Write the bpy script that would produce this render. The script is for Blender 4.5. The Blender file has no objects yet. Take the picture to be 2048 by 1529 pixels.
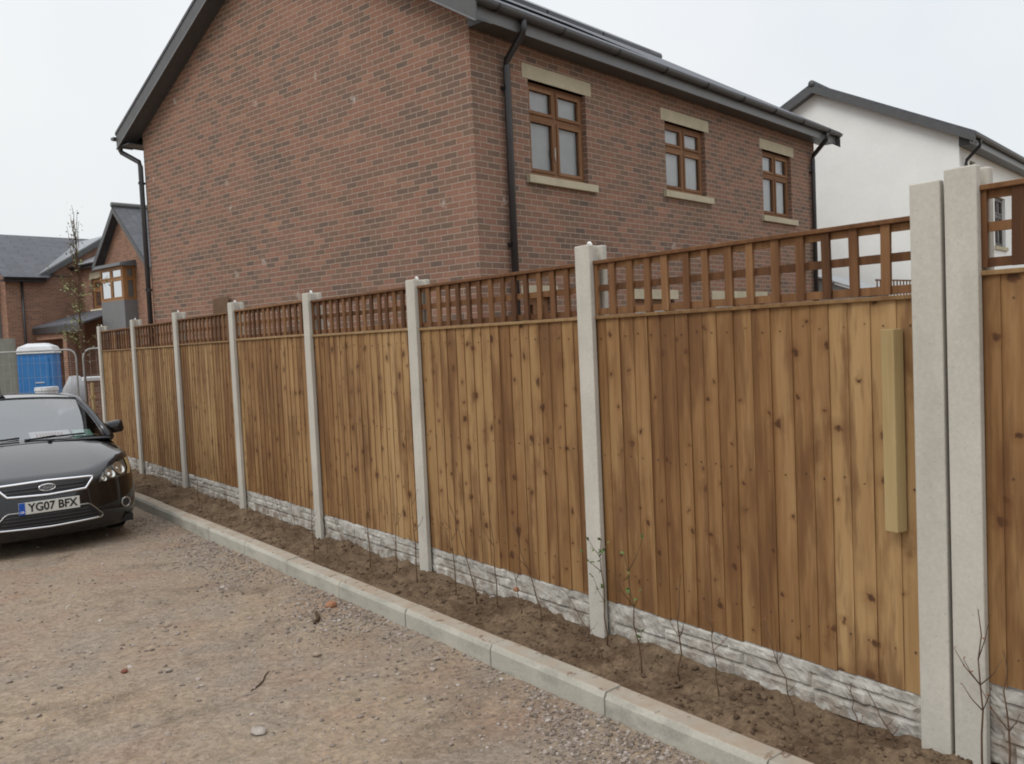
import bpy, math, random
from mathutils import Vector, Matrix, noise

# ------------------------------------------------------------------ scene, camera, light
sc = bpy.context.scene
COL = sc.collection
random.seed(7)
R = math.radians

cam_d = bpy.data.cameras.new("camera")
cam = bpy.data.objects.new("camera", cam_d)
COL.objects.link(cam)
CAM = Vector((0, 0, 1.55))
fw = Vector((0.60742, 0.79278, -0.05021)); rt = Vector((0.79236, -0.60831, -0.04513))
fw.normalize(); up = rt.cross(fw).normalized(); rt = fw.cross(up)
mw = Matrix((( rt.x, up.x, -fw.x, CAM.x), (rt.y, up.y, -fw.y, CAM.y), (rt.z, up.z, -fw.z, CAM.z), (0, 0, 0, 1)))
cam.matrix_world = mw
cam_d.sensor_width = 36; cam_d.lens = 30.84
cam_d.clip_start = 0.05; cam_d.clip_end = 3000
sc.camera = cam

SUN_EL, SUN_AZ = R(48), R(-95)          # azimuth clockwise from +Y
w = bpy.data.worlds.new("World"); sc.world = w; w.use_nodes = True
nt = w.node_tree; nt.nodes.clear()
n_out = nt.nodes.new('ShaderNodeOutputWorld'); n_bg = nt.nodes.new('ShaderNodeBackground')
n_sky = nt.nodes.new('ShaderNodeTexSky'); n_sky.sky_type = 'NISHITA'; n_sky.sun_disc = False
n_sky.sun_elevation = SUN_EL; n_sky.sun_rotation = SUN_AZ; n_sky.air_density = 1.0; n_sky.dust_density = 4.0
n_hsv = nt.nodes.new('ShaderNodeHueSaturation'); n_hsv.inputs['Saturation'].default_value = 0.25
n_hsv.inputs['Value'].default_value = 0.8
n_geo = nt.nodes.new('ShaderNodeNewGeometry'); n_sep = nt.nodes.new('ShaderNodeSeparateXYZ')
n_ramp = nt.nodes.new('ShaderNodeValToRGB')       # cloud deck: brighter towards the zenith
n_ramp.color_ramp.elements[0].position = 0.0; n_ramp.color_ramp.elements[0].color = (8.3, 8.55, 8.55, 1)
n_ramp.color_ramp.elements[1].position = 1.0; n_ramp.color_ramp.elements[1].color = (16.5, 16.9, 17.4, 1)
e = n_ramp.color_ramp.elements.new(0.42); e.color = (8.5, 8.8, 9.15, 1)
n_mix = nt.nodes.new('ShaderNodeMixRGB'); n_mix.inputs['Fac'].default_value = 0.9
n_tc = nt.nodes.new('ShaderNodeTexCoord')
nt.links.new(n_tc.outputs['Generated'], n_sep.inputs[0])
nt.links.new(n_sep.outputs['Z'], n_ramp.inputs['Fac'])
nt.links.new(n_sky.outputs['Color'], n_hsv.inputs['Color'])
nt.links.new(n_hsv.outputs['Color'], n_mix.inputs['Color1'])
n_cl = nt.nodes.new('ShaderNodeTexNoise'); n_cl.inputs['Scale'].default_value = 1.6; n_cl.inputs['Detail'].default_value = 5; n_cl.inputs['Roughness'].default_value = .5
nt.links.new(n_tc.outputs['Generated'], n_cl.inputs['Vector'])
n_cr = nt.nodes.new('ShaderNodeValToRGB'); n_cr.color_ramp.elements[0].position = .3; n_cr.color_ramp.elements[0].color = (.87, .91, .95, 1); n_cr.color_ramp.elements[1].position = .62; n_cr.color_ramp.elements[1].color = (1.04, 1.03, 1.02, 1)
nt.links.new(n_cl.outputs[0], n_cr.inputs['Fac'])
n_mul = nt.nodes.new('ShaderNodeMixRGB'); n_mul.blend_type = 'MULTIPLY'; n_mul.inputs['Fac'].default_value = 1
nt.links.new(n_ramp.outputs['Color'], n_mul.inputs['Color1']); nt.links.new(n_cr.outputs['Color'], n_mul.inputs['Color2'])
nt.links.new(n_mul.outputs['Color'], n_mix.inputs['Color2'])
nt.links.new(n_mix.outputs['Color'], n_bg.inputs['Color'])
n_bg.inputs['Strength'].default_value = 0.1
nt.links.new(n_bg.outputs['Background'], n_out.inputs['Surface'])

sun_d = bpy.data.lights.new("sun", 'SUN'); sun_d.energy = 0.9; sun_d.angle = R(25); sun_d.color = (1.0, 0.96, 0.9)
sun = bpy.data.objects.new("sun", sun_d); COL.objects.link(sun)
sd = Vector((math.sin(SUN_AZ) * math.cos(SUN_EL), math.cos(SUN_AZ) * math.cos(SUN_EL), math.sin(SUN_EL)))
sun.rotation_euler = sd.to_track_quat('Z', 'Y').to_euler(); sun.location = (-20, 0, 30)

sc.view_settings.view_transform = 'Standard'; sc.view_settings.look = 'None'
sc.view_settings.exposure = 0.13; sc.view_settings.gamma = 1.0
sc.render.engine = 'CYCLES'
sc.cycles.max_bounces = 6; sc.cycles.transparent_max_bounces = 12
try:
    sc.cycles.use_denoising = True; sc.cycles.denoiser = 'OPENIMAGEDENOISE'
except Exception:
    pass
sc.cycles.filter_width = 1.9

# ------------------------------------------------------------------ mesh helpers
class MB:
    """collects faces with metre UVs and a per-piece random id, builds ONE mesh object"""
    def __init__(s, M=None): s.v = []; s.f = []; s.uv = []; s.id = []; s.M = M; s.mi = []; s.cm = 0
    def face(s, pts, uv=None, id=(0, 0)):
        pts = [Vector(p) for p in pts]
        if uv is None:
            n = Vector((0, 0, 0))
            for i in range(len(pts)):
                a, b = pts[i], pts[(i + 1) % len(pts)]
                n += Vector(((a.y - b.y) * (a.z + b.z), (a.z - b.z) * (a.x + b.x), (a.x - b.x) * (a.y + b.y)))
            ax, ay, az = abs(n.x), abs(n.y), abs(n.z)
            if az >= ax and az >= ay: uv = [(p.x, p.y) for p in pts]
            elif ax >= ay: uv = [(p.y, p.z) for p in pts]
            else: uv = [(p.x, p.z) for p in pts]
        k = len(s.v)
        s.v += [(s.M @ p) if s.M else p for p in pts]
        s.f.append(tuple(range(k, k + len(pts)))); s.uv += list(uv); s.id += [id] * len(pts); s.mi.append(s.cm)
    def hexa(s, b, id=(0, 0)):
        """8 corners: bottom 4 (ccw) then top 4"""
        b = [Vector(p) for p in b]
        for q in ((3, 2, 1, 0), (4, 5, 6, 7), (0, 1, 5, 4), (1, 2, 6, 5), (2, 3, 7, 6), (3, 0, 4, 7)):
            s.face([b[i] for i in q], id=id)
    def box(s, lo, hi, id=(0, 0)):
        x0, y0, z0 = lo; x1, y1, z1 = hi
        s.hexa([(x0, y0, z0), (x1, y0, z0), (x1, y1, z0), (x0, y1, z0), (x0, y0, z1), (x1, y0, z1), (x1, y1, z1), (x0, y1, z1)], id)
    def bar(s, a, b, w_, h_, upv=(0, 0, 1), id=(0, 0)):
        a, b = Vector(a), Vector(b); d = (b - a).normalized(); u = Vector(upv); sd_ = d.cross(u).normalized(); u = sd_.cross(d)
        c = []
        for (p) in (a, b):
            c.append([p + sd_ * (-w_ / 2) + u * (-h_ / 2), p + sd_ * (w_ / 2) + u * (-h_ / 2), p + sd_ * (w_ / 2) + u * (h_ / 2), p + sd_ * (-w_ / 2) + u * (h_ / 2)])
        A, B = c
        s.hexa([A[0], A[1], B[1], B[0], A[3], A[2], B[2], B[3]], id)
    def tube(s, path, r, n=8, closed=False, id=(0, 0), cap=True):
        path = [Vector(p) for p in path]; rr = r if isinstance(r, (list, tuple)) else [r] * len(path)
        rings = []; m = len(path)
        for i, p in enumerate(path):
            a = path[(i - 1) % m] if (i > 0 or closed) else p
            b = path[(i + 1) % m] if (i < m - 1 or closed) else p
            d = (b - a).normalized()
            ref = Vector((0, 0, 1)) if abs(d.z) < .9 else Vector((1, 0, 0))
            x = d.cross(ref).normalized(); y = x.cross(d)
            rings.append([p + (x * math.cos(t) + y * math.sin(t)) * rr[i] for t in [2 * math.pi * k / n for k in range(n)]])
        L = 0
        for i in range(m if closed else m - 1):
            A, B = rings[i], rings[(i + 1) % m]; dl = (path[(i + 1) % m] - path[i]).length
            for k in range(n):
                k2 = (k + 1) % n
                s.face([A[k], A[k2], B[k2], B[k]], [(k / n * .2, L), ((k + 1) / n * .2, L), ((k + 1) / n * .2, L + dl), (k / n * .2, L + dl)], id)
            L += dl
        if cap and not closed:
            s.face(rings[0][::-1], id=id); s.face(rings[-1], id=id)
    def grid(s, P, id=(0, 0), uv=None):
        """P[i][j] points"""
        for i in range(len(P) - 1):
            for j in range(len(P[0]) - 1):
                q = [P[i][j], P[i + 1][j], P[i + 1][j + 1], P[i][j + 1]]
                s.face(q, None if uv is None else [uv[i][j], uv[i + 1][j], uv[i + 1][j + 1], uv[i][j + 1]], id)
    def build(s, name, m, parent=None, smooth=False, weld=False, bevel=0, solid=0, sub=0, extra=()):
        me = bpy.data.meshes.new(name)
        me.from_pydata([tuple(p) for p in s.v], [], s.f)
        a = me.uv_layers.new(name='UVMap'); b = me.uv_layers.new(name='ID')
        flat = [c for t in s.uv for c in t]; a.data.foreach_set('uv', flat)
        flat = [c for t in s.id for c in t]; b.data.foreach_set('uv', flat)
        if weld or smooth or bevel or sub:
            import bmesh
            bm = bmesh.new(); bm.from_mesh(me)
            bmesh.ops.remove_doubles(bm, verts=bm.verts, dist=1e-4)
            bmesh.ops.recalc_face_normals(bm, faces=bm.faces)
            bm.to_mesh(me); bm.free()
        me.materials.append(m)
        for x in extra: me.materials.append(x)
        if extra: me.polygons.foreach_set('material_index', s.mi)
        if smooth:
            for p in me.polygons: p.use_smooth = True
        o = bpy.data.objects.new(name, me); COL.objects.link(o)
        if parent: o.parent = parent
        if solid:
            md = o.modifiers.new('solid', 'SOLIDIFY'); md.thickness = solid; md.offset = -1
        if sub:
            md = o.modifiers.new('sub', 'SUBSURF'); md.levels = sub; md.render_levels = sub
        if bevel:
            md = o.modifiers.new('bevel', 'BEVEL'); md.width = bevel; md.segments = 2; md.limit_method = 'ANGLE'
        return o

def tag(o, label=None, cat=None, group=None, kind=None):
    if label: o['label'] = label
    if cat: o['category'] = cat
    if group: o['group'] = group
    if kind: o['kind'] = kind
    return o
def thing(name, label, cat, loc=(0, 0, 0), rz=0, group=None):
    o = bpy.data.objects.new(name, None); COL.objects.link(o); o.empty_display_size = .2
    o.location = loc; o.rotation_euler = (0, 0, rz)
    return tag(o, label, cat, group)
def mesh_copy(src, name, loc, parent=None):
    c = src.copy(); c.name = name; COL.objects.link(c); c.location = loc; c.parent = parent
    return c
def sm(a, b, x):
    t = min(1, max(0, (x - a) / (b - a))); return t * t * (3 - 2 * t)
ORD = ["nearest", "second", "third", "fourth", "fifth", "sixth", "seventh", "eighth", "ninth", "tenth", "eleventh", "twelfth", "thirteenth", "fourteenth"]

# ------------------------------------------------------------------ material helpers
class N:
    def __init__(s, name):
        s.m = bpy.data.materials.new(name); s.m.use_nodes = True; s.t = s.m.node_tree; s.t.nodes.clear()
        s.out = s.t.nodes.new('ShaderNodeOutputMaterial'); s.b = s.t.nodes.new('ShaderNodeBsdfPrincipled')
        s.t.links.new(s.b.outputs[0], s.out.inputs[0])
    def n(s, typ, **kw):
        x = s.t.nodes.new('ShaderNode' + typ)
        for k, v in kw.items():
            if k in x.inputs.keys() if isinstance(k, str) else False: s.set(x, k, v)
            else: setattr(x, k, v)
        return x
    def set(s, x, k, v):
        if hasattr(v, 'is_output') or isinstance(v, bpy.types.NodeSocket): s.t.links.new(v, x.inputs[k])
        else: x.inputs[k].default_value = v
    def link(s, a, b): s.t.links.new(a, b)
    def uv(s, layer='UVMap'):
        x = s.t.nodes.new('ShaderNodeUVMap'); x.uv_map = layer; return x.outputs[0]
    def obj(s, rand=True):
        tc = s.t.nodes.new('ShaderNodeTexCoord'); o = tc.outputs['Object']
        if not rand: return o
        oi = s.t.nodes.new('ShaderNodeObjectInfo')
        return s.math3('ADD', o, s.math3('SCALE', None, 37.0, vec=s.comb(oi.outputs['Random'])))
    def comb(s, f):
        c = s.t.nodes.new('ShaderNodeCombineXYZ')
        for i in range(3): s.t.links.new(f, c.inputs[i])
        return c.outputs[0]
    def math3(s, op, a, b, vec=None):
        x = s.t.nodes.new('ShaderNodeVectorMath'); x.operation = op
        if op == 'SCALE':
            s.t.links.new(vec if vec is not None else a, x.inputs[0]); s.set(x, 'Scale', b)
        else:
            for i, q in enumerate((a, b)):
                if isinstance(q, bpy.types.NodeSocket): s.t.links.new(q, x.inputs[i])
                else: x.inputs[i].default_value = q
        return x.outputs[0]
    def mul(s, v, k):
        return s.math3('MULTIPLY', v, k)
    def add(s, v, k): return s.math3('ADD', v, k)
    def math(s, op, a, b=0.0, clamp=False):
        x = s.t.nodes.new('ShaderNodeMath'); x.operation = op; x.use_clamp = clamp
        for i, q in enumerate((a, b)):
            if isinstance(q, bpy.types.NodeSocket): s.t.links.new(q, x.inputs[i])
            else: x.inputs[i].default_value = q
        return x.outputs[0]
    def noise(s, v, scale, detail=4, rough=.55, dist=0):
        x = s.t.nodes.new('ShaderNodeTexNoise'); s.t.links.new(v, x.inputs['Vector'])
        x.inputs['Scale'].default_value = scale; x.inputs['Detail'].default_value = detail
        x.inputs['Roughness'].default_value = rough; x.inputs['Distortion'].default_value = dist
        return x.outputs[0]
    def vor(s, v, scale, feature='F1', out='Distance', rnd=1, dim='3D'):
        x = s.t.nodes.new('ShaderNodeTexVoronoi'); x.feature = feature; x.voronoi_dimensions = dim; s.t.links.new(v, x.inputs['Vector'])
        x.inputs['Scale'].default_value = scale; x.inputs['Randomness'].default_value = rnd
        return x.outputs[out]
    def ramp(s, f, stops, interp='LINEAR'):
        x = s.t.nodes.new('ShaderNodeValToRGB'); cr = x.color_ramp; cr.interpolation = interp
        while len(cr.elements) < len(stops): cr.elements.new(0.5)
        for el, (p, c) in zip(cr.elements, stops):
            el.position = p; el.color = (c, c, c, 1) if isinstance(c, (int, float)) else (*c, 1)
        s.t.links.new(f, x.inputs['Fac']); return x.outputs['Color']
    def mix(s, f, a, b, mode='MIX'):
        x = s.t.nodes.new('ShaderNodeMixRGB'); x.blend_type = mode
        for i, q in zip(('Fac', 'Color1', 'Color2'), (f, a, b)):
            if isinstance(q, bpy.types.NodeSocket): s.t.links.new(q, x.inputs[i])
            elif i == 'Fac': x.inputs[i].default_value = q
            else: x.inputs[i].default_value = (*q, 1)
        return x.outputs[0]
    def bump(s, h, strength=.4, dist=.01):
        x = s.t.nodes.new('ShaderNodeBump'); x.inputs['Strength'].default_value = strength; x.inputs['Distance'].default_value = dist
        s.t.links.new(h, x.inputs['Height']); s.t.links.new(x.outputs[0], s.b.inputs['Normal'])
    def done(s, col, rough=.7, spec=.3, metal=0, **kw):
        if isinstance(col, bpy.types.NodeSocket): s.t.links.new(col, s.b.inputs['Base Color'])
        else: s.b.inputs['Base Color'].default_value = (*col, 1)
        if isinstance(rough, bpy.types.NodeSocket): s.t.links.new(rough, s.b.inputs['Roughness'])
        else: s.b.inputs['Roughness'].default_value = rough
        s.b.inputs['Specular IOR Level'].default_value = spec; s.b.inputs['Metallic'].default_value = metal
        for k, v in kw.items(): s.b.inputs[k.replace('_', ' ')].default_value = v
        return s.m
def plain(name, c, rough=.6, spec=.4, metal=0, var=.12, scale=6, **kw):
    k = N(name); v = k.obj()
    f = k.noise(v, scale, 4); g = k.noise(v, scale * 9, 3)
    f = k.math('ADD', k.math('MULTIPLY', f, .6), k.math('MULTIPLY', g, .4))
    lo = tuple(x * (1 - var * 1.6) for x in c); hi = tuple(min(1, x * (1 + var * 1.6)) for x in c)
    return k.done(k.ramp(f, [(.3, lo), (.7, hi)]), rough, spec, metal, **kw)

# --- wood boards: every board has its own tone, grain and knots (ID = random per board, per batch)
def wood(name, stops, knots=True, gscale=1.0, tint=(1, 1, 1)):
    k = N(name); uv = k.uv(); idv = k.uv('ID')
    sp = k.n('SeparateXYZ'); k.link(idv, sp.inputs[0]); rb, rg = sp.outputs[0], sp.outputs[1]
    off = k.n('CombineXYZ'); k.link(k.math('MULTIPLY', rb, 31.), off.inputs[0]); k.link(k.math('MULTIPLY', rb, 57.), off.inputs[1])
    v = k.add(uv, off.outputs[0])
    warp = k.noise(k.mul(v, (3, 1.1, 1)), 1.6, 2)
    v2 = k.add(k.mul(v, (1, .045, 1)), k.comb(k.math('MULTIPLY', warp, .03)))
    g1 = k.noise(v2, 95 * gscale, 3, .6); g2 = k.ramp(k.noise(k.mul(v, (1, .05, 1)), 19 * gscale, 3, .6), [(.34, .18), (.46, .40), (.54, .62), (.66, .84)])
    blot = k.noise(k.mul(v, (1.5, .5, 1)), 2.2, 3)
    f = k.math('ADD', k.math('MULTIPLY', rb, .58), k.math('ADD', k.math('MULTIPLY', g1, .26), k.math('ADD', k.math('MULTIPLY', g2, .34), k.math('MULTIPLY', blot, .42))))
    col = k.ramp(k.math('SUBTRACT', f, .29), stops)
    if knots:
        off2 = k.n('CombineXYZ'); k.link(k.math('MULTIPLY', rg, 83.), off2.inputs[1]); k.link(k.math('MULTIPLY', rb, .02), off2.inputs[0])
        kv = k.add(k.mul(uv, (1, 1, 1)), off2.outputs[0])
        jit = k.noise(k.mul(uv, (1, 1, 1)), 9, 2)
        kv = k.add(kv, k.comb(k.math('MULTIPLY', jit, .03)))
        wv = k.n('CombineXYZ'); k.link(k.math('MULTIPLY', k.noise(kv, 34, 4, .7), .05), wv.inputs[0]); k.link(k.math('MULTIPLY', k.noise(k.add(kv, (5.2, 1.3, 0)), 16, 3, .6), .06), wv.inputs[1])
        kv = k.add(kv, wv.outputs[0])
        d = k.vor(k.mul(kv, (1.0, .95, 1)), 6.0, dim='2D')
        cell = k.vor(k.mul(kv, (1.0, .95, 1)), 6.0, out='Color', dim='2D')
        cs = k.n('SeparateXYZ'); k.link(cell, cs.inputs[0])
        gate = k.math('GREATER_THAN', cs.outputs[0], .30)
        size = k.math('ADD', k.math('MULTIPLY', k.math('POWER', cs.outputs[1], 2.0), .115), .05)
        kn = k.math('MULTIPLY', gate, k.math('SUBTRACT', 1, k.math('DIVIDE', d, size), clamp=True))
        kn = k.ramp(kn, [(0, 0), (.2, .6), (.5, 1)])
        halo = k.math('MULTIPLY', gate, k.math('SUBTRACT', 1, k.math('DIVIDE', d, k.math('MULTIPLY', size, 2.9)), clamp=True))
        col = k.mix(k.math('MULTIPLY', halo, .62), col, (.15, .062, .022))
        col = k.mix(k.math('MULTIPLY', kn, .85), col, (.055, .022, .01))
        # dark bleed streaks of treatment running down some boards
        st = k.noise(k.mul(k.add(uv, off2.outputs[0]), (1, .13, 1)), 7.5, 4, .65)
        col = k.mix(k.ramp(st, [(.50, 0), (.58, .55), (.66, .8)]), col, (.135, .062, .026))
        # darker smear above and below each knot
        sv = k.vor(k.mul(k.add(k.mul(kv, (1.0, .72, 1)), (0, .0, 0)), (1.0, .30, 1)), 5.2, dim='2D')
        smear = k.math('MULTIPLY', k.math('SUBTRACT', 1, k.math('DIVIDE', sv, .22), clamp=True), k.ramp(k.noise(kv, 4, 3), [(.42, 0), (.58, .8)]))
        col = k.mix(smear, col, (.12, .052, .02))
    k.bump(g1, .25, .002)
    col = k.mix(1, col, tint, 'MULTIPLY')
    return k.done(col, .75, .25)
FSTOPS = [(.08, (.125, .056, .022)), (.30, (.222, .115, .044)), (.50, (.300, .174, .074)), (.74, (.37, .230, .103)), (1, (.43, .288, .145))]
M_board = wood("fence_board_wood", FSTOPS)
M_nail = plain("rusty_nail", (.11, .062, .036), .8)
M_trel = wood("trellis_wood", [(.2, (.075, .032, .013)), (.5, (.145, .066, .027)), (.8, (.225, .115, .05)), (1, (.31, .18, .085))], knots=False)
M_capw = wood("capping_wood", [(.2, (.16, .085, .035)), (.5, (.25, .15, .066)), (.9, (.36, .25, .125))], knots=False)
M_batten = wood("batten_wood", [(.2, (.235, .16, .075)), (.5, (.33, .238, .11)), (.85, (.42, .318, .158))], knots=False)

def concrete(name, a, b, stain=.35, bump=.25):
    k = N(name); v = k.obj()
    f = k.noise(v, 2.3, 5, .6); g = k.noise(v, 60, 3, .7); h = k.noise(k.mul(v, (1, 1, .25)), 7, 4)
    col = k.mix(k.ramp(f, [(.35, 0), (.65, 1)]), a, b)
    col = k.mix(k.math('MULTIPLY', k.ramp(h, [(.48, 0), (.75, 1)]), stain), col, tuple(x * .62 for x in a))
    col = k.mix(.16, col, k.ramp(g, [(.3, tuple(x * .6 for x in a)), (.7, tuple(min(1, x * 1.25) for x in b))]), 'MIX')
    pit = k.vor(v, 34); col = k.mix(k.math('MULTIPLY', k.math('LESS_THAN', pit, .09), .45), col, (.14, .115, .085))
    k.bump(g, bump, .003)
    return k.done(col, .85, .2)
M_post = concrete("post_concrete", (.45, .425, .37), (.535, .505, .445))
M_stud = plain("stud_white", (.7, .7, .68), .5)
# kerb concrete, soil dusted on the top
k = N("kerb_concrete"); v = k.obj()
f = k.noise(v, 3, 5, .6); g = k.noise(v, 70, 3, .7); h = k.noise(k.mul(v, (1, 1, 2.5)), 4, 4, .6)
col = k.mix(k.ramp(f, [(.35, 0), (.65, 1)]), (.36, .342, .288), (.475, .447, .378))
col = k.mix(k.ramp(h, [(.52, 0), (.66, .55)]), col, (.225, .212, .178))
col = k.mix(.3, col, k.ramp(g, [(.3, (.22, .21, .18)), (.7, (.5, .48, .42))]))
geo = k.n('NewGeometry'); spn = k.n('SeparateXYZ'); k.link(geo.outputs['True Normal'], spn.inputs[0])
dust = k.math('MULTIPLY', k.ramp(spn.outputs[2], [(.55, 0), (.9, 1)]), k.ramp(k.noise(v, 5, 5, .7), [(.36, .25), (.62, .95)]))
col = k.mix(dust, col, (.36, .285, .215))
col = k.mix(k.math('MULTIPLY', k.ramp(spn.outputs[2], [(.55, 0), (.9, 1)]), k.ramp(k.noise(v, 17, 3, .6), [(.6, 0), (.68, .8)])), col, (.16, .10, .065))
k.bump(g, .3, .003); M_kerb = k.done(col, .85, .2)
# rock-faced gravel board
k = N("rock_faced_concrete"); v = k.obj()
f = k.noise(v, 9, 5, .65); g = k.noise(v, 55, 4, .7)
col = k.ramp(f, [(.32, (.26, .245, .22)), (.5, (.42, .40, .36)), (.68, (.56, .54, .49))])
spx = k.n('SeparateXYZ'); k.link(k.obj(False), spx.inputs[0])
low = k.math('MULTIPLY', k.ramp(spx.outputs[2], [(.12, 1), (.30, 0)]), k.ramp(k.noise(v, 12, 4), [(.42, 0), (.6, 1)]))
col = k.mix(k.math('MULTIPLY', low, .7), col, (.20, .14, .095))
k.bump(g, .5, .006); M_rock = k.done(col, .9, .15)

# --- brickwork: individual brick tones
def brick(name, stops, mortar, scale=1.0, patch=True, dist=.5):
    k = N(name); uv = k.uv()
    buv = k.add(uv, k.mul(k.comb(k.math('SUBTRACT', k.noise(uv, 7, 3), .5)), (.010, .010, 0)))
    b = k.t.nodes.new('ShaderNodeTexBrick'); k.link(buv, b.inputs['Vector'])
    b.offset = .5; b.squash = 1
    for n_, v_ in (('Scale', scale), ('Mortar Size', .0062), ('Mortar Smooth', .25), ('Bias', 0), ('Brick Width', .225), ('Row Height', .075)):
        b.inputs[n_].default_value = v_
    b.inputs['Color1'].default_value = (0, 0, 0, 1); b.inputs['Color2'].default_value = (1, 1, 1, 1); b.inputs['Mortar'].default_value = (.5, .5, .5, 1)
    r = k.math('ADD', b.outputs['Color'], 0)
    big = k.noise(uv, 1.1, 3, .6); fine = k.noise(k.mul(uv, (1, 1.6, 1)), 26, 4, .65)
    intra = k.noise(uv, 11, 3, .6)
    f = k.math('ADD', k.math('MULTIPLY', r, .74), k.math('ADD', k.math('MULTIPLY', big, .50), k.math('MULTIPLY', intra, .34)))
    col = k.ramp(k.math('SUBTRACT', f, .25), stops)
    col = k.mix(.55, col, k.ramp(fine, [(.25, (.55, .52, .50)), (.75, (1.12, 1.1, 1.08))]), 'MULTIPLY')
    col = k.mix(.28, col, k.ramp(k.noise(uv, .5, 4), [(.3, (.215, .145, .105)), (.7, (.30, .19, .145))]))
    if patch:   # lime and mortar smudges
        suv = k.add(uv, k.comb(k.math('MULTIPLY', k.noise(uv, 9, 3), .22)))
        sm_ = k.vor(suv, 1.25, dim='2D'); sc_ = k.vor(suv, 1.25, out='Color', dim='2D')
        ss = k.n('SeparateXYZ'); k.link(sc_, ss.inputs[0])
        amt = k.math('MULTIPLY', k.math('GREATER_THAN', ss.outputs[0], .80), k.math('MULTIPLY', k.ramp(sm_, [(.035, 1), (.075, 0)]), k.ramp(fine, [(.40, 0), (.55, .75)])))
        col = k.mix(amt, col, (.52, .46, .41))
    mcol = k.mix(fine, tuple(x * .8 for x in mortar), tuple(min(1, x * 1.15) for x in mortar))
    col = k.mix(b.outputs['Fac'], col, mcol)
    hgt = k.math('ADD', k.math('MULTIPLY', k.math('SUBTRACT', 1, b.outputs['Fac']), 1), k.math('MULTIPLY', fine, .35))
    k.bump(hgt, dist, .008)
    return k.done(col, .88, .15)
BST = [(0, (.085, .072, .068)), (.14, (.118, .094, .08)), (.28, (.168, .114, .086)), (.42, (.207, .133, .097)), (.52, (.238, .138, .097)), (.66, (.268, .138, .097)), (.84, (.305, .158, .109)), (.95, (.35, .192, .13)), (.98, (.37, .205, .14)), (1, (.45, .21, .105))]
M_brick = brick("red_multi_brick", BST, (.375, .292, .232))
M_brick2 = brick("far_brick", [(0, (.16, .09, .065)), (.5, (.27, .135, .09)), (1, (.38, .20, .13))], (.36, .27, .21), patch=False)
M_white = plain("white_render", (.86, .865, .835), .9, .1, var=.03, scale=1.5)
M_stone = plain("cast_stone", (.47, .415, .30), .85, .15, var=.1, scale=5)
k = N("roof_tile"); uv = k.uv(); b = k.t.nodes.new('ShaderNodeTexBrick'); k.link(uv, b.inputs['Vector'])
for n_, v_ in (('Scale', 1), ('Mortar Size', .008), ('Brick Width', .30), ('Row Height', .22), ('Mortar Smooth', .1)): b.inputs[n_].default_value = v_
b.inputs['Color1'].default_value = (.075, .078, .09, 1); b.inputs['Color2'].default_value = (.105, .108, .122, 1); b.inputs['Mortar'].default_value = (.03, .03, .035, 1)
k.bump(k.math('SUBTRACT', 1, b.outputs['Fac']), .6, .02)
M_tile = k.done(k.mix(.4, b.outputs['Color'], k.ramp(k.noise(uv, 3, 5), [(.3, (.06, .06, .068)), (.7, (.13, .132, .145))])), .6, .4)
M_grey = plain("grey_painted_board", (.085, .086, .088), .45, .4, var=.1)
M_fasc = plain("grey_plastic_fascia", (.15, .152, .155), .4, .45, var=.08)
M_barge = plain("grey_bargeboard", (.088, .088, .088), .45, .4, var=.08)
M_pipe = plain("dark_plastic_pipe", (.028, .025, .026), .35, .5, var=.15)
M_oak = wood("oak_window_frame", [(.1, (.16, .078, .038)), (.5, (.21, .106, .052)), (.9, (.275, .148, .078))], knots=False, gscale=.6)
M_oak2 = plain("orange_oak_frame", (.29, .145, .058), .5)
M_blind = plain("window_blind", (.74, .76, .77), .7, var=.05)
M_net = plain("grey_net_curtain", (.34, .36, .36), .8, var=.05)
M_pv = plain("dark_solar_glass", (.03, .032, .04), .25, .5)

def glass(name, tint, refl=.02, rough=.03, base=.85):
    k = N(name); t = k.t
    tr = t.nodes.new('ShaderNodeBsdfTransparent'); tr.inputs[0].default_value = (*tint, 1)
    gl = t.nodes.new('ShaderNodeBsdfGlossy'); gl.inputs['Roughness'].default_value = rough; gl.inputs['Color'].default_value = (base, base, base, 1)
    fr = t.nodes.new('ShaderNodeFresnel'); fr.inputs[0].default_value = 1.52
    mx = t.nodes.new('ShaderNodeMixShader'); ad = k.math('ADD', fr.outputs[0], refl, clamp=True)
    t.links.new(ad, mx.inputs[0]); t.links.new(tr.outputs[0], mx.inputs[1]); t.links.new(gl.outputs[0], mx.inputs[2])
    t.links.new(mx.outputs[0], k.out.inputs[0]); return k.m
M_pane = glass("window_glass", (.95, .96, .97), .04, .03, .72)
M_screen = glass("windscreen_glass", (.70, .73, .735), .20, .02)

# ------------------------------------------------------------------ ground, bed, stones
KX = lambda y: 2.825 - .008 * max(0, y - 4.2)        # front edge of the kerb
def gz(x, y):
    z = -.302 + .020 * noise.noise(Vector((x * .9, y * .9, 3.1))) + .010 * noise.noise(Vector((x * 3.3, y * 3.3, 8))) + .005 * noise.noise(Vector((x * 11, y * 11, 1)))
    z += .002 * sm(.5, 0, abs(KX(y) - x - .1))        # gravel washed up against the kerb
    return z if (-12 < x < 12 and -5 < y < 40) else -.302
xs = [-600, -200, -80, -30, -14, -8] + [-4 + .12 * i for i in range(30)] + [-.4 + .045 * i for i in range(74)] + [3.2, 4, 7, 12, 20, 40, 90, 250, 700]
ys = [-600, -200, -60, -20, -6, -2, 0, 1] + [1.5 + .045 * i for i in range(150)] + [8.4 + .15 * i for i in range(40)] + [15, 17, 20, 25, 32, 40, 60, 100, 200, 400, 900]
g = MB(); P = [[(x, y, gz(x, y)) for y in ys] for x in xs]
g.grid([[Vector(p) for p in row] for row in P])
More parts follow.
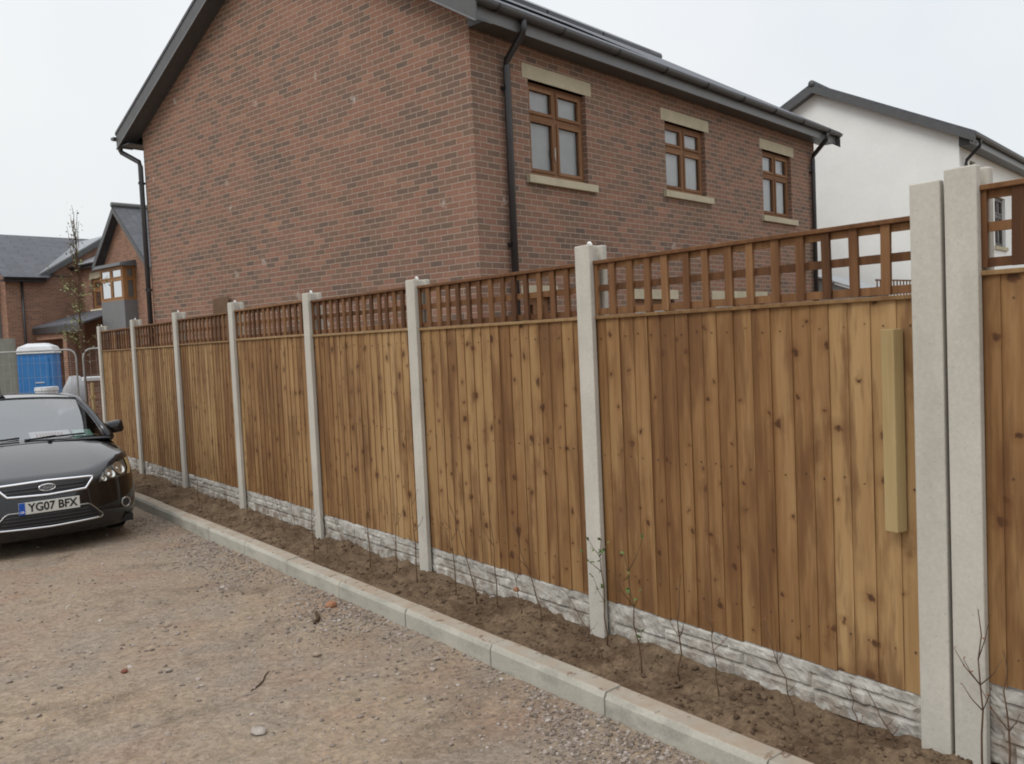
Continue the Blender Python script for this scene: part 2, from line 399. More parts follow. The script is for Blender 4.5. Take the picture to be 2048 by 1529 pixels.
k = N("compacted_dirt_and_gravel"); tc = k.n('TexCoord'); v = tc.outputs['Object']
big = k.noise(v, .55, 4, .6, .4); mid = k.noise(v, 2.1, 5, .62, .3); fine = k.noise(v, 34, 4, .7); vf = k.noise(v, 130, 3, .7)
col = k.mix(k.ramp(big, [(.38, 0), (.6, 1)]), (.335, .266, .204), (.37, .292, .212))
col = k.mix(k.ramp(mid, [(.36, .85), (.56, 0)]), col, (.305, .26, .214))
col = k.mix(k.ramp(k.noise(v, 1.3, 4, .6, .5), [(.50, 0), (.66, .8)]), col, (.335, .236, .172))
col = k.mix(k.ramp(k.noise(k.mul(v, (1, 1.3, 1)), 1.7, 5, .7, .6), [(.53, 0), (.68, .72)]), col, (.205, .162, .12))
col = k.mix(.7, col, k.ramp(k.noise(v, 13, 4, .65), [(.3, (.74, .72, .70)), (.68, (1.14, 1.13, 1.12))]), 'MULTIPLY')
col = k.mix(.75, col, k.ramp(fine, [(.28, (.50, .49, .48)), (.72, (1.30, 1.28, 1.26))]), 'MULTIPLY')
col = k.mix(.6, col, k.ramp(vf, [(.3, (.7, .69, .68)), (.7, (1.22, 1.22, 1.22))]), 'MULTIPLY')
peb = k.vor(v, 55); pc = k.vor(v, 55, out='Color'); sp = k.n('SeparateXYZ'); k.link(pc, sp.inputs[0])
ispeb = k.math('MULTIPLY', k.math('LESS_THAN', peb, .34), k.math('GREATER_THAN', sp.outputs[0], .72))
col = k.mix(k.math('MULTIPLY', ispeb, .75), col, k.ramp(sp.outputs[1], [(0, (.18, .15, .125)), (.5, (.31, .255, .21)), (1, (.42, .36, .31))]))
k.bump(k.math('ADD', k.math('ADD', fine, k.math('MULTIPLY', vf, .4)), k.math('MULTIPLY', ispeb, .5)), .75, .016)
M_dirt = k.done(col, .95, .1)
tag(g.build("ground", M_dirt, smooth=True), kind='structure')

k = N("turned_soil"); tc = k.n('TexCoord'); v = tc.outputs['Object']
a = k.noise(v, 4, 5, .65, .4); f = k.noise(v, 45, 4, .7)
col = k.mix(k.ramp(a, [(.36, 0), (.62, 1)]), (.105, .07, .045), (.18, .128, .083))
col = k.mix(k.ramp(k.noise(v, 9, 4, .6), [(.52, 0), (.68, .7)]), col, (.085, .052, .033))
col = k.mix(.7, col, k.ramp(f, [(.3, (.5, .48, .46)), (.7, (1.4, 1.38, 1.35))]), 'MULTIPLY')
k.bump(f, .7, .012); M_soil = k.done(col, .97, .08)
def bz(x, y):
    t = (x - KX(y) - .12) / .5
    z = -.192 + .048 * sm(.15, 1.05, t)
    z += (.040 * noise.noise(Vector((x * 3.1, y * 2.1, 0))) + .035 * abs(noise.noise(Vector((x * 7, y * 6, 4)))) + .018 * noise.noise(Vector((x * 21, y * 19, 2))) + .007 * noise.noise(Vector((x * 55, y * 50, 2)))) * sm(0, .2, t + .04)
    return z
s_ = MB(); NY = 800
rows = []
for i in range(NY + 1):
    y = -1.2 + 17.2 * (i / NY) ** 1.15
    rows.append([Vector((KX(y) + .105 + (3.5 - KX(y) - .105) * j / 40, y, bz(KX(y) + .105 + (3.5 - KX(y) - .105) * j / 40, y))) for j in range(41)])
s_.grid(rows)
tag(s_.build("soil_bed", M_soil, smooth=True), kind='structure')
g = MB(); g.face([(3.49, -3, -.16), (30, -3, -.16), (30, 15.8, -.16), (3.49, 15.8, -.16)])
tag(g.build("garden_soil", M_soil), kind='structure')

ICO = []
def ico_init():
    t = (1 + 5 ** .5) / 2
    V = [Vector(p).normalized() for p in [(-1, t, 0), (1, t, 0), (-1, -t, 0), (1, -t, 0), (0, -1, t), (0, 1, t), (0, -1, -t), (0, 1, -t), (t, 0, -1), (t, 0, 1), (-t, 0, -1), (-t, 0, 1)]]
    F = [(0, 11, 5), (0, 5, 1), (0, 1, 7), (0, 7, 10), (0, 10, 11), (1, 5, 9), (5, 11, 4), (11, 10, 2), (10, 7, 6), (7, 1, 8), (3, 9, 4), (3, 4, 2), (3, 2, 6), (3, 6, 8), (3, 8, 9), (4, 9, 5), (2, 4, 11), (6, 2, 10), (8, 6, 7), (9, 8, 1)]
    return V, F
IV, IF = ico_init()
def pebble(mb, p, r, flat=.6, id=(0, 0)):
    rot = Matrix.Rotation(random.uniform(0, 6.28), 3, 'Z') @ Matrix.Rotation(random.uniform(-.5, .5), 3, 'X')
    sx, sy = random.uniform(.75, 1.35), random.uniform(.7, 1.1)
    pv = []
    for q in IV:
        j = random.uniform(.78, 1.18)
        w_ = rot @ Vector((q.x * r * sx * j, q.y * r * sy * j, q.z * r * flat * j)); pv.append(Vector(p) + w_)
    for f in IF: mb.face([pv[i] for i in f], [(0, 0)] * 3, id)
def stone_mat(name, stops):
    k = N(name); idv = k.uv('ID'); sp = k.n('SeparateXYZ'); k.link(idv, sp.inputs[0])
    col = k.ramp(sp.outputs[0], stops)
    n_ = k.noise(k.obj(False), 60, 4, .7)
    col = k.mix(.5, col, k.ramp(n_, [(.3, (.6, .6, .6)), (.7, (1.25, 1.25, 1.25))]), 'MULTIPLY')
    k.bump(n_, .4, .004); return k.done(col, .9, .15)
M_gravel = stone_mat("crushed_stone", [(0, (.16, .13, .105)), (.35, (.235, .19, .155)), (.6, (.30, .245, .205)), (.88, (.36, .305, .265)), (1, (.45, .40, .36))])
M_clod = stone_mat("soil_clods", [(0, (.07, .045, .029)), (.5, (.115, .077, .05)), (1, (.165, .115, .075))])
mb = MB(); n_ = 0
while n_ < 7500:
    y = 1.9 + 8.6 * random.random() ** 1.6
    if random.random() < .74:
        x = KX(y) - .01 - abs(random.gauss(0, .30))
    else:
        x = random.uniform(-.6, KX(y) - .02)
    dens = noise.noise(Vector((x * 1.4, y * 1.4, 9)))
    if dens < -.05 and random.random() < .75: continue
    r = random.choice((.004, .005, .006, .007, .008, .010, .013)) * random.uniform(.8, 1.25)
    pebble(mb, (x, y, gz(x, y) + r * .25), r, .62, (random.random(), 0)); n_ += 1
for _ in range(2600):
    y = 1.9 + 7.5 * random.random() ** 1.3; x = random.uniform(-.8, KX(y) - .05); r = random.choice((.004, .005, .006, .008, .011)) * random.uniform(.8, 1.2)
    pebble(mb, (x, y, gz(x, y) + r * .05), r, .42, (random.uniform(.3, .72), 0))
for _ in range(110):
    y = random.uniform(2, 7.5); x = random.uniform(.2, KX(y) - .05); r = random.uniform(.012, .022)
    pebble(mb, (x, y, gz(x, y) + r * .2), r, .5, (random.uniform(.2, 1), 0))
tag(mb.build("loose_gravel", M_gravel), kind='stuff', label="loose crushed stone scattered over the dirt track", cat="gravel")
mb = MB()
for _ in range(2600):
    y = 1.0 + 12 * random.random() ** 1.7; x = random.uniform(KX(y) + .15, 3.33)
    r = random.choice((.004, .005, .006, .007, .009, .012, .017)) * random.uniform(.8, 1.2)
    if r > .014 and random.random() < .6: continue
    pebble(mb, (x, y, bz(x, y) + r * .2), r, .7, (random.random(), 0))
tag(mb.build("soil_clods", M_clod), kind='stuff', label="crumbled clods of brown soil along the planting bed", cat="soil")

# single bigger stones one can point at
M_orange = plain("orange_brick_scrap", (.34, .17, .10), .9, .1, var=.2, scale=30)
M_redscrap = plain("red_brick_scrap", (.19, .075, .055), .9, .1, var=.2, scale=30)
M_buffstone = plain("buff_stone", (.32, .255, .195), .9, .1, var=.2, scale=30)
M_greystone = plain("grey_stone", (.33, .29, .25), .9, .1, var=.2, scale=30)
def rock(name, p, r, m, label, cat, flat=.6):
    mb = MB(); pebble(mb, (0, 0, 0), r, flat)
    o = mb.build(name, m, smooth=False, weld=True, bevel=r * .15); o.location = p
    return tag(o, label, cat)
rock("brick_fragment", (2.66, 5.70, gz(2.66, 5.7) + .015), .042, M_orange, "orange brick fragment lying on the track against the kerb", "brick fragment")
rock("brick_fragment", (1.21, 5.43, gz(1.21, 5.43) + .008), .022, M_redscrap, "small red brick chip on the dirt in front of the car", "brick fragment")
rock("stone", (1.66, 6.15, gz(1.66, 6.15) + .012), .040, M_buffstone, "flat buff stone on the track between car and kerb", "stone", .35)
rock("stone", (1.50, 4.10, gz(1.5, 4.1) + .012), .050, M_greystone, "pale flat stone set in the dirt at the bottom of the photo", "stone", .3)
rock("stone", (1.41, 5.25, gz(1.41, 5.25) + .008), .026, M_greystone, "small pale stone right of the red brick chip", "stone", .5)
rock("stone", (2.16, 4.86, gz(2.16, 4.86) + .012), .034, M_buffstone, "dark buff stone near the gravel strip by the kerb", "stone", .45)
rock("brick_fragment", (3.30, 4.36, -.035), .026, M_orange, "orange brick fragment wedged on a ledge of the gravel board", "brick fragment")
M_twig = plain("twig_bark", (.085, .055, .035), .9, .1, var=.2, scale=30)
for (a, b, r, lab) in [((2.40, 5.42), (2.55, 5.66), .014, "dark curved stick on gravel beside the orange brick fragment"),
                       ((1.66, 4.62), (1.86, 4.82), .005, "thin dark twig lying on the bare dirt in the foreground")]:
    mb = MB(); pts = []
    for i in range(6):
        t = i / 5; x = a[0] + (b[0] - a[0]) * t + .02 * math.sin(t * 5); y = a[1] + (b[1] - a[1]) * t
        pts.append((x, y, gz(x, y) + r * .8))
    mb.tube(pts, [r * .6, r, r, r * .9, r * .8, r * .4], 6)
    tag(mb.build("stick", M_twig, smooth=True), lab, "stick")

# ------------------------------------------------------------------ kerb stones
KJ = 2.138; KL = .9345
for i in range(-3, 14):
    y0 = KJ + KL * i + .004; y1 = y0 + KL - .008
    xa, xb = KX(y0) - KX((y0 + y1) / 2), KX(y1) - KX((y0 + y1) / 2)
    yc = (y0 + y1) / 2; mb = MB(); h = (y1 - y0) / 2
    prof = [(0, -.16), (0, .088), (.014, .118), (.112, .122), (.125, .116), (.125, -.16)]
    A = [Vector((xa + px, -h, pz)) for px, pz in prof]; B = [Vector((xb + px, h, pz)) for px, pz in prof]
    for j in range(len(prof)):
        q = (j + 1) % len(prof); mb.face([A[j], A[q], B[q], B[j]])
    mb.face(A[::-1]); mb.face(B)
    o = mb.build("kerb_stone", M_kerb, weld=True, bevel=.006)
    o.location = (KX(yc) + random.uniform(-.003, .003), yc, -.30 + random.uniform(-.003, .003)); o.rotation_euler = (random.uniform(-.004, .004), 0, random.uniform(-.003, .003))
    k_ = i + 1
    lab = "grey concrete kerbstone beyond the bottom edge of the photo" if k_ < 0 else "grey concrete kerbstone, " + (ORD[k_] + (" to the camera" if k_ == 0 else " from the camera along the soil bed")) if k_ < 14 else "grey concrete kerbstone at the far end of the kerb behind the car"
    tag(o, lab, "kerbstone", "kerbstones along the soil bed")

# ------------------------------------------------------------------ fence
FX = 3.322
PY = [1.763, 3.707, 5.565, 7.365, 9.25, 11.209, 13.186, 15.194]         # left edge of each post, nearest first
PZ = [2.072, 2.045, 2.003, 2.028, 2.057, 2.051, 2.046, 2.03]
def post_mesh(h):
    mb = MB(); W = .120
    prof = [(0, -W), (0, 0), (.034, 0), (.040, -.012), (.040, -.032), (.098, -.032), (.098, -.012), (.104, 0), (.138, 0), (.138, -W), (.104, -W), (.098, -W + .012), (.098, -W + .032), (.040, -W + .032), (.040, -W + .012), (.034, -W)]
    A = [Vector((x, y, -.5)) for x, y in prof]; B = [Vector((x, y, h)) for x, y in prof]
    n = len(prof)
    for j in range(n): mb.face([A[j], A[(j + 1) % n], B[(j + 1) % n], B[j]])
    mb.face(B); mb.face(A[::-1])
    return mb
for i, (y, z) in enumerate(zip(PY, PZ)):
    t = thing("fence_post", "", "fence post", (FX, y, -.15), 0, "slotted concrete fence posts")
    post_mesh(z + .15).build("shaft", M_post, t, weld=True, bevel=.006)
    if i > 0:
        mb = MB()
        mb.tube([(.062, -.06 + .016 * math.cos(a), z + .15 + .022 * math.sin(a) - .004) for a in [math.pi * q / 6 for q in range(7)]], .008, 6)
        mb.build("lifting_loop", M_stud, t, smooth=True)
    if i == 0: t['label'] = "shorter left post of the pair of tall pale concrete posts at right"
    elif i == 7: t['label'] = "farthest concrete post, at the end of the fence beside the car"
    else: t['label'] = "grey concrete fence post, " + ORD[i - 1] + (" one" if i == 1 else "") + " left of the double posts"
t = thing("fence_post", "taller right post of the pair of tall pale concrete posts at right", "fence post", (FX, 1.629, -.15), 0, "slotted concrete fence posts")
post_mesh(2.105 + .15).build("shaft", M_post, t, weld=True, bevel=.006)
# one more post beyond the right edge of the frame holds the last panel
t = thing("fence_post", "concrete post beyond the right edge at the end of the stepped panel", "fence post", (FX, -.30, -.15), 0, "slotted concrete fence posts")
post_mesh(2.105 + .15).build("shaft", M_post, t, weld=True, bevel=.006)

def fence_panel(y0, y1, dz, label, ztop=1.632, zbot=.045, seed=0):
    rnd = random.Random(seed)
    t = thing("boarded_fence", label, "fence panel", (FX + .034, y0, dz), 0, "close boarded fence panels")
    L = y1 - y0; mb = MB(); y = 0.0; batch = rnd.random(); left = 0; b0 = 0
    while y < L - .02:
        if left <= 0:
            left = rnd.choice((1, 1, 2, 3, 4, 6)); batch = rnd.random(); b0 = rnd.random()
        left -= 1
        w_ = min(rnd.choice((.088, .095, .10, .104, .112)), L - y)
        if L - y - w_ < .05: w_ = L - y
        idr = min(1, max(0, b0 + rnd.uniform(-.16, .16))); o = rnd.uniform(-.0015, .0015); zb = zbot + rnd.uniform(-.006, .004)
        ov = .022 if y + w_ < L - .01 else 0
        xa, xb = .004 + o, .0115 + o                         # feather edge: thick edge proud towards -Y
        v8 = [(xa, y, zb), (xa + .016, y, zb), (xb + .006, y + w_ + ov, zb), (xb, y + w_ + ov, zb)]
        v8 = v8 + [(px, py, ztop) for px, py, _ in v8]
        k0 = len(mb.v); mb.hexa(v8, (idr, batch))
        # board-local uv so knots of sawn neighbours line up
        y += w_
    mb.cm = 1; y = .05
    while y < L - .03:
        for zz in (.215, .885, 1.535):
            z = zz + rnd.uniform(-.012, .012); q = rnd.uniform(.0016, .0032); yy = y + rnd.uniform(-.012, .012)
            mb.box((-.0005, yy - q, z - q), (.012, yy + q, z + q))
        y += .0985
    mb.build("boarding", M_board, t, extra=(M_nail,))
    mb = MB(); mb.box((-.010, .0, ztop), (.050, L, ztop + .018), (rnd.random(), 0)); mb.build("capping", M_capw, t, weld=True, bevel=.003)
    for zz in (.18, .85, 1.50):
        mb = MB(); mb.box((.024, 0, zz), (.060, L, zz + .07), (rnd.random(), 0)); mb.build("rail", M_capw, t)
    return t
def trellis(y0, y1, dz, label, seed=0, zb=1.654, zt=1.955):
    rnd = random.Random(seed)
    t = thing("trellis_screen", label, "trellis", (FX + .034, y0, dz), 0, "square trellis panels on the fence")
    L = y1 - y0; n = 14
    mb = MB()
    for i in range(n + 1):
        yc = .018 + (L - .036) * i / n + (rnd.uniform(-.006, .006) if 0 < i < n else 0); lean = rnd.uniform(-.004, .004)
        w_ = .0205 * rnd.uniform(.92, 1.08)
        mb.hexa([(.002, yc - w_, zb), (.018, yc - w_, zb), (.018, yc + w_, zb), (.002, yc + w_, zb), (.002, yc - w_ + lean, zt - .02), (.018, yc - w_ + lean, zt - .02), (.018, yc + w_ + lean, zt - .02), (.002, yc + w_ + lean, zt - .02)], (rnd.random(), rnd.random()))
    mb.build("upright_slats", M_trel, t)
    mb = MB()
    for (za, zc) in ((zb + .002, zb + .036), (zb + .131, zb + .166), (zt - .050, zt - .022)):
        mb.box((.0185, 0, za), (.034, L, zc), (rnd.random(), rnd.random()))
    mb.build("cross_slats", M_trel, t)
    mb = MB(); mb.box((-.010, 0, zt - .0195), (.046, L, zt), (rnd.uniform(.3, .9), rnd.random())); mb.build("top_rail", M_trel, t, weld=True, bevel=.003)
    return t
def gravel_board(y0, y1, dz, label, seed=0):
    rnd = random.Random(seed); L = y1 - y0; H = .30
    stones = []                                                # coursed split-stone relief
    zr = [0, .085, .175, .24, .30]
    for r in range(4):
        y = -rnd.uniform(0, .2)
        while y < L:
            w_ = rnd.uniform(.14, .42); tall = rnd.random() < .2 and r in (0, 2)
            stones.append((y, y + w_, zr[r], zr[min(4, r + (2 if tall else 1))], rnd.uniform(.010, .030), rnd.random() * 50)); y += w_
    def hgt(y, z):
        if y < .06 or y > L - .06: base, d = .012, 0
        else:
            base = 0; d = 0
            for (a, b, c, e_, hh, sd_) in stones:
                if a <= y < b and c <= z < e_:
                    edge = min(y - a, b - y, (z - c) * 1.6, (e_ - z) * 1.6)
                    v_ = hh * sm(0, .011, edge)
                    if v_ > base: base = v_; d = sd_
        return base + .007 * noise.noise(Vector((y * 18 + d, z * 30, d))) + .005 * noise.noise(Vector((y * 60, z * 60, d)))
    ny, nz = int(L / .014), 24
    mb = MB(); P = []
    for i in range(ny + 1):
        y = L * i / ny
        P.append([Vector((.016 - hgt(y, H * j / nz), y, H * j / nz)) for j in range(nz + 1)])
    mb.grid(P)
    for i in range(ny):
        mb.face([P[i][nz], P[i + 1][nz], Vector((.046, P[i + 1][nz].y, H)), Vector((.046, P[i][nz].y, H))])
    mb.face([(.046, 0, 0), (.046, L, 0), (.046, L, H), (.046, 0, H)])
    o = mb.build("gravel_board", M_rock, weld=True); o.location = (FX + .046, y0, dz - .255)
    return tag(o, label, "gravel board", "rock faced concrete gravel boards")
HINT = ["between the double posts and the next post", "second bay from the double posts", "third bay from the double posts", "fourth bay from the double posts", "fifth bay from the double posts", "sixth bay from the double posts", "last bay, beside the car"]
DZ = [0, .0, .006, .018, .008, -.002, -.006]
for i in range(7):
    a, b = PY[i] - .020, PY[i + 1] - .100
    fence_panel(a, b, DZ[i], "brown close boarded fence panel, " + HINT[i], seed=11 + i)
    trellis(a, b, DZ[i], "brown square trellis on the fence, " + HINT[i], seed=31 + i)
    gravel_board(a, b, DZ[i], "pale rock faced gravel board, " + HINT[i], seed=51 + i)
a, b = -.30 - .02, 1.629 - .10
fence_panel(a, b, .068, "brown close boarded panel right of the double posts, set slightly higher", zbot=.105, seed=25)
trellis(a, b, .075, "brown square trellis at the right edge, right of the double posts", seed=46)
gravel_board(a, b, .12, "pale rock faced gravel board right of the double posts", seed=66)
mb = MB(); mb.box((-.030, -.030, 0), (.030, .030, .812), (.6, .3))
o = mb.build("timber_batten", M_batten, weld=True, bevel=.003); o.location = (FX + .005, 1.848, .705); o.rotation_euler = (0, 0, R(-9))
tag(o, "short pale square timber batten fixed upright on the nearest fence panel", "batten")

# ------------------------------------------------------------------ hedge whips
M_stem = plain("sapling_bark", (.115, .072, .045), .85, .15, var=.25, scale=40)
k = N("young_leaf"); idv = k.uv('ID'); sp = k.n('SeparateXYZ'); k.link(idv, sp.inputs[0])
M_leaf = k.done(k.ramp(sp.outputs[0], [(0, (.055, .095, .025)), (.6, (.10, .165, .045)), (1, (.17, .22, .07))]), .55, .3)
M_bud = plain("bud_red", (.22, .085, .05), .8)
def leaf(mb, p, d, L, id):
    d = d.normalized(); s = d.cross(Vector((random.uniform(-1, 1), random.uniform(-1, 1), 1))).normalized()
    n = s.cross(d); w_ = L * .32
    a, b, c, e_ = p, p + d * L * .5 + s * w_ + n * L * .06, p + d * L, p + d * L * .5 - s * w_ + n * L * .06
    mb.face([a, b, c], [(0, 0)] * 3, id); mb.face([a, c, e_], [(0, 0)] * 3, id)
SAP = [(3.06, 6.83, -.01, .53), (3.14, 6.74, .08, .31), (3.15, 6.01, .01, .53), (3.22, 5.74, -.06, .5), (3.17, 5.35, .03, .65), (3.19, 4.89, .03, .52), (3.18, 4.63, .27, .65), (3.23, 4.47, .03, .55), (3.24, 4.24, .07, .3), (3.24, 4.04, .25, .55), (3.13, 3.39, .33, .34), (3.16, 3.14, .10, .60), (3.19, 2.91, -.02, .53), (3.18, 2.66, .04, .38), (3.24, 2.29, .15, .40), (3.25, 1.99, .04, .22), (3.25, 1.82, .14, .22), (3.25, 1.49, 0, .64), (3.26, 1.40, .01, .50), (3.24, 10.35, -.02, .24), (3.24, 9.43, .01, .22), (3.24, 8.78, 0, .24), (3.22, 8.16, .09, .24), (3.22, 7.8, .22, .28), (3.22, 7.56, .09, .3), (3.24, 6.60, .24, .3), (3.25, 3.49, .02, .58), (3.1, 9.9, .05, .3), (3.2, 11.6, .03, .28), (3.22, 12.5, -.05, .3)]
SAP.sort(key=lambda q: q[1])
SLAB = {}
for i, (x, y, dy, h) in enumerate(SAP):
    rnd = random.Random(100 + i); z0 = bz(x, y) - .02
    leafy = abs(y - 3.14) < .01 or abs(y - 3.49) < .01
    t = thing("hedge_sapling", "", "sapling", (x, y, z0), 0, "bare hedge saplings planted along the bed")
    mb = MB(); lv = MB(); n = 7; pts = []
    for j in range(n + 1):
        q = j / n
        pts.append(Vector((rnd.uniform(-.008, .008) * (j > 0), dy * q ** 1.3 + rnd.uniform(-.009, .009) * (0 < j), (h + .02) * q)))
    r0 = .0046 if h > .4 else .0034
    mb.tube(pts, [r0 * (1 - .62 * j / n) for j in range(n + 1)], 5)
    nb = 6 if abs(y - 1.49) < .01 else (5 if leafy else rnd.choice((1, 2, 2, 3)))
    tips = [pts[-1]]
    for b_ in range(nb):
        j = rnd.randint(2, n - 1); p = pts[j]; sgn = rnd.choice((-1, 1)); l_ = h * rnd.uniform(.16, .36)
        d = Vector((rnd.uniform(-.5, .3), sgn * rnd.uniform(.35, .8), rnd.uniform(.5, 1))).normalized()
        q1 = p + d * l_ * .5; q2 = q1 + (d + Vector((0, 0, .4))).normalized() * l_ * .5
        mb.tube([p, q1, q2], [r0 * .5, r0 * .4, r0 * .22], 4); tips.append(q2); tips.append(q1)
    mb.build("stem", M_stem, t, smooth=True)
    if leafy:
        for q in tips + pts[3:]:
            for _ in range(rnd.choice((1, 2, 3))):
                leaf(lv, q, Vector((rnd.uniform(-1, .3), rnd.uniform(-1, 1), rnd.uniform(-.3, .8))), rnd.uniform(.02, .038), (rnd.random(), 0))
        lv.build("leaves", M_leaf, t)
        t['label'] = "leafy hedge sapling with green leaves, " + ("left of the first single post" if y > 3.3 else "right of the first single post")
    else:
        for q in tips:
            leaf(lv, q, Vector((rnd.uniform(-1, .3), rnd.uniform(-1, 1), rnd.uniform(.2, .8))), .012, (0, 0))
        lv.build("buds", M_bud, t)
        if abs(y - 1.49) < .01: t['label'] = "bare branching sapling in front of the taller double post"
        elif abs(y - 1.40) < .01: t['label'] = "bare sapling at the right edge beside the double posts"
        else:
            bay = next((q for q in range(7) if PY[q] <= y < PY[q + 1]), 6)
            SLAB.setdefault(bay, []).append(t)
for bay, lst in SLAB.items():
    for q, t in enumerate(lst):
        lean = "straight"; place = HINT[bay]
        t['label'] = ORD[q] + " bare sapling in the " + ["first bay left of the double posts", "second bay from the double posts", "third bay from the double posts", "fourth bay from the double posts", "fifth bay from the double posts", "sixth bay from the double posts", "last bay, beside the car"][bay]

# ------------------------------------------------------------------ house building helpers (local x = along the eaves wall, y = along the gable, z up)
HRZ = R(90) - 1.3783
HV = Vector((math.sin(1.3783), math.cos(1.3783), 0)); HU = Vector((-math.cos(1.3783), math.sin(1.3783), 0))
def rect_wall(mb, axis, fixed, a0, a1, z0, z1, holes=(), depth=.10, inward=1, uoff=0):
    """wall in plane axis=fixed ('y' -> spans x, 'x' -> spans y) with rectangular holes and reveals"""
    def P(a, z, d=0): return (a, fixed + d * inward, z) if axis == 'y' else (fixed + d * inward, a, z)
    A = sorted({a0, a1, *[h[0] for h in holes], *[h[1] for h in holes]}); Z = sorted({z0, z1, *[h[2] for h in holes], *[h[3] for h in holes]})
    for i in range(len(A) - 1):
        for j in range(len(Z) - 1):
            ca, cz = (A[i] + A[i + 1]) / 2, (Z[j] + Z[j + 1]) / 2
            if any(h[0] < ca < h[1] and h[2] < cz < h[3] for h in holes): continue
            q = [(A[i], Z[j]), (A[i + 1], Z[j]), (A[i + 1], Z[j + 1]), (A[i], Z[j + 1])]
            mb.face([P(*c) for c in q], [(c[0] + uoff, c[1]) for c in q])
    for h in holes:
        for (c1, c2) in (((h[0], h[2]), (h[0], h[3])), ((h[0], h[3]), (h[1], h[3])), ((h[1], h[3]), (h[1], h[2])), ((h[1], h[2]), (h[0], h[2]))):
            uvx = c1[1] if c1[0] == c2[0] else c1[0]
            mb.face([P(*c1), P(*c2), P(*c2, depth), P(*c1, depth)], [(0, c1[1]), (0, c2[1]), (.1, c2[1]), (.1, c1[1])])
def window(parent, axis, fixed, a0, a1, z0, z1, inward=1, mat=None, bmat=None, blind='venetian', transom=.36, fw_=.055, bars=True, setback=.075, cols=2):
    """frame with four lights, each sash proud of the frame, glass and a blind behind"""
    mat = mat or M_oak
    def B(mb, lo, hi):
        (a, d, z), (A, D, Z) = lo, hi
        if axis == 'y': y = sorted((fixed + d * inward, fixed + D * inward)); mb.box((a, y[0], z), (A, y[1], Z), (random.random(), 0))
        else: x = sorted((fixed + d * inward, fixed + D * inward)); mb.box((x[0], a, z), (x[1], A, Z), (random.random(), 0))
    s = setback; fr = MB()
    am = (a0 + a1) / 2; zt = z1 - (z1 - z0) * transom
    if cols == 1: am = a1 - fw_
    for lo, hi in (((a0, s, z0), (a0 + fw_, s + .06, z1)), ((a1 - fw_, s, z0), (a1, s + .06, z1)), ((a0 + fw_, s, z0), (a1 - fw_, s + .06, z0 + fw_)), ((a0 + fw_, s, z1 - fw_), (a1 - fw_, s + .06, z1)),
                   ((am - .03, s + .002, z0 + fw_), (am + .03, s + .058, z1 - fw_)), ((a0 + fw_, s + .004, zt - .03), (am - .03, s + .056, zt + .03)), ((am + .03, s + .004, zt - .03), (a1 - fw_, s + .056, zt + .03)))[:7 if cols == 2 else 4]:
        B(fr, lo, hi)
    if cols == 1: B(fr, (a0 + fw_, s + .004, zt - .03), (a1 - fw_, s + .056, zt + .03)); am += .03
    f = fr.build("window_frame", mat, parent)
    lights = [(a0 + fw_, am - .03, z0 + fw_, zt - .03), (am + .03, a1 - fw_, z0 + fw_, zt - .03), (a0 + fw_, am - .03, zt + .03, z1 - fw_), (am + .03, a1 - fw_, zt + .03, z1 - fw_)]
    if cols == 1: lights = [lights[0], lights[2]]
    for (p0, p1, q0, q1) in lights:
        sh = MB(); w_ = .042; e = .003
        for lo, hi in (((p0 + e, s - .012, q0 + e), (p0 + w_, s + .04, q1 - e)), ((p1 - w_, s - .012, q0 + e), (p1 - e, s + .04, q1 - e)), ((p0 + w_, s - .012, q0 + e), (p1 - w_, s + .04, q0 + w_)), ((p0 + w_, s - .012, q1 - w_), (p1 - w_, s + .04, q1 - e))):
            B(sh, lo, hi)
        sh.build("sash", mat, f)
        gl = MB(); d = s + .018
        c = [(p0 + w_, q0 + w_), (p1 - w_, q0 + w_), (p1 - w_, q1 - w_), (p0 + w_, q1 - w_)]
        gl.face([((a, fixed + d * inward, z) if axis == 'y' else (fixed + d * inward, a, z)) for a, z in c]); gl.build("pane", M_pane, f)
    bl = MB()
    if blind == 'venetian':
        z = z0 + .05
        while z < z1 - .04:
            lo, hi = (a0 + .03, s + .10, z), (a1 - .03, s + .125, z + .030)
            if axis == 'y': bl.hexa([(a0 + .03, fixed + inward * (s + .082), z), (a1 - .03, fixed + inward * (s + .082), z), (a1 - .03, fixed + inward * (s + .084), z), (a0 + .03, fixed + inward * (s + .084), z), (a0 + .03, fixed + inward * (s + .064), z + .037), (a1 - .03, fixed + inward * (s + .064), z + .037), (a1 - .03, fixed + inward * (s + .066), z + .037), (a0 + .03, fixed + inward * (s + .066), z + .037)])
            else: B(bl, lo, hi)
            z += .042
    else:
        B(bl, (a0 + .03, s + .062, z0 + .02), (a1 - .03, s + .066, z1 - .02))
    bl.build("blind", bmat or M_blind, f)
    return f
def downpipe(parent, pts, r=.034, name="downpipe", mat=None):
    mb = MB(); mb.tube(pts, r, 10); o = mb.build(name, mat or M_pipe, parent, smooth=True); return o
def slab(mb, a, b, c, d, th, id=(0, 0), uvs=None):
    """roof slab: top quad a,b,c,d, thickness th downward"""
    a, b, c, d = map(Vector, (a, b, c, d)); dn = Vector((0, 0, -th))
    w_ = (b - a).length; l_ = (d - a).length
    mb.face([a, b, c, d], [(0, 0), (w_, 0), (w_, l_), (0, l_)], id); mb.face([d + dn, c + dn, b + dn, a + dn])
    for p, q in ((a, b), (b, c), (c, d), (d, a)): mb.face([p, p + dn, q + dn, q])
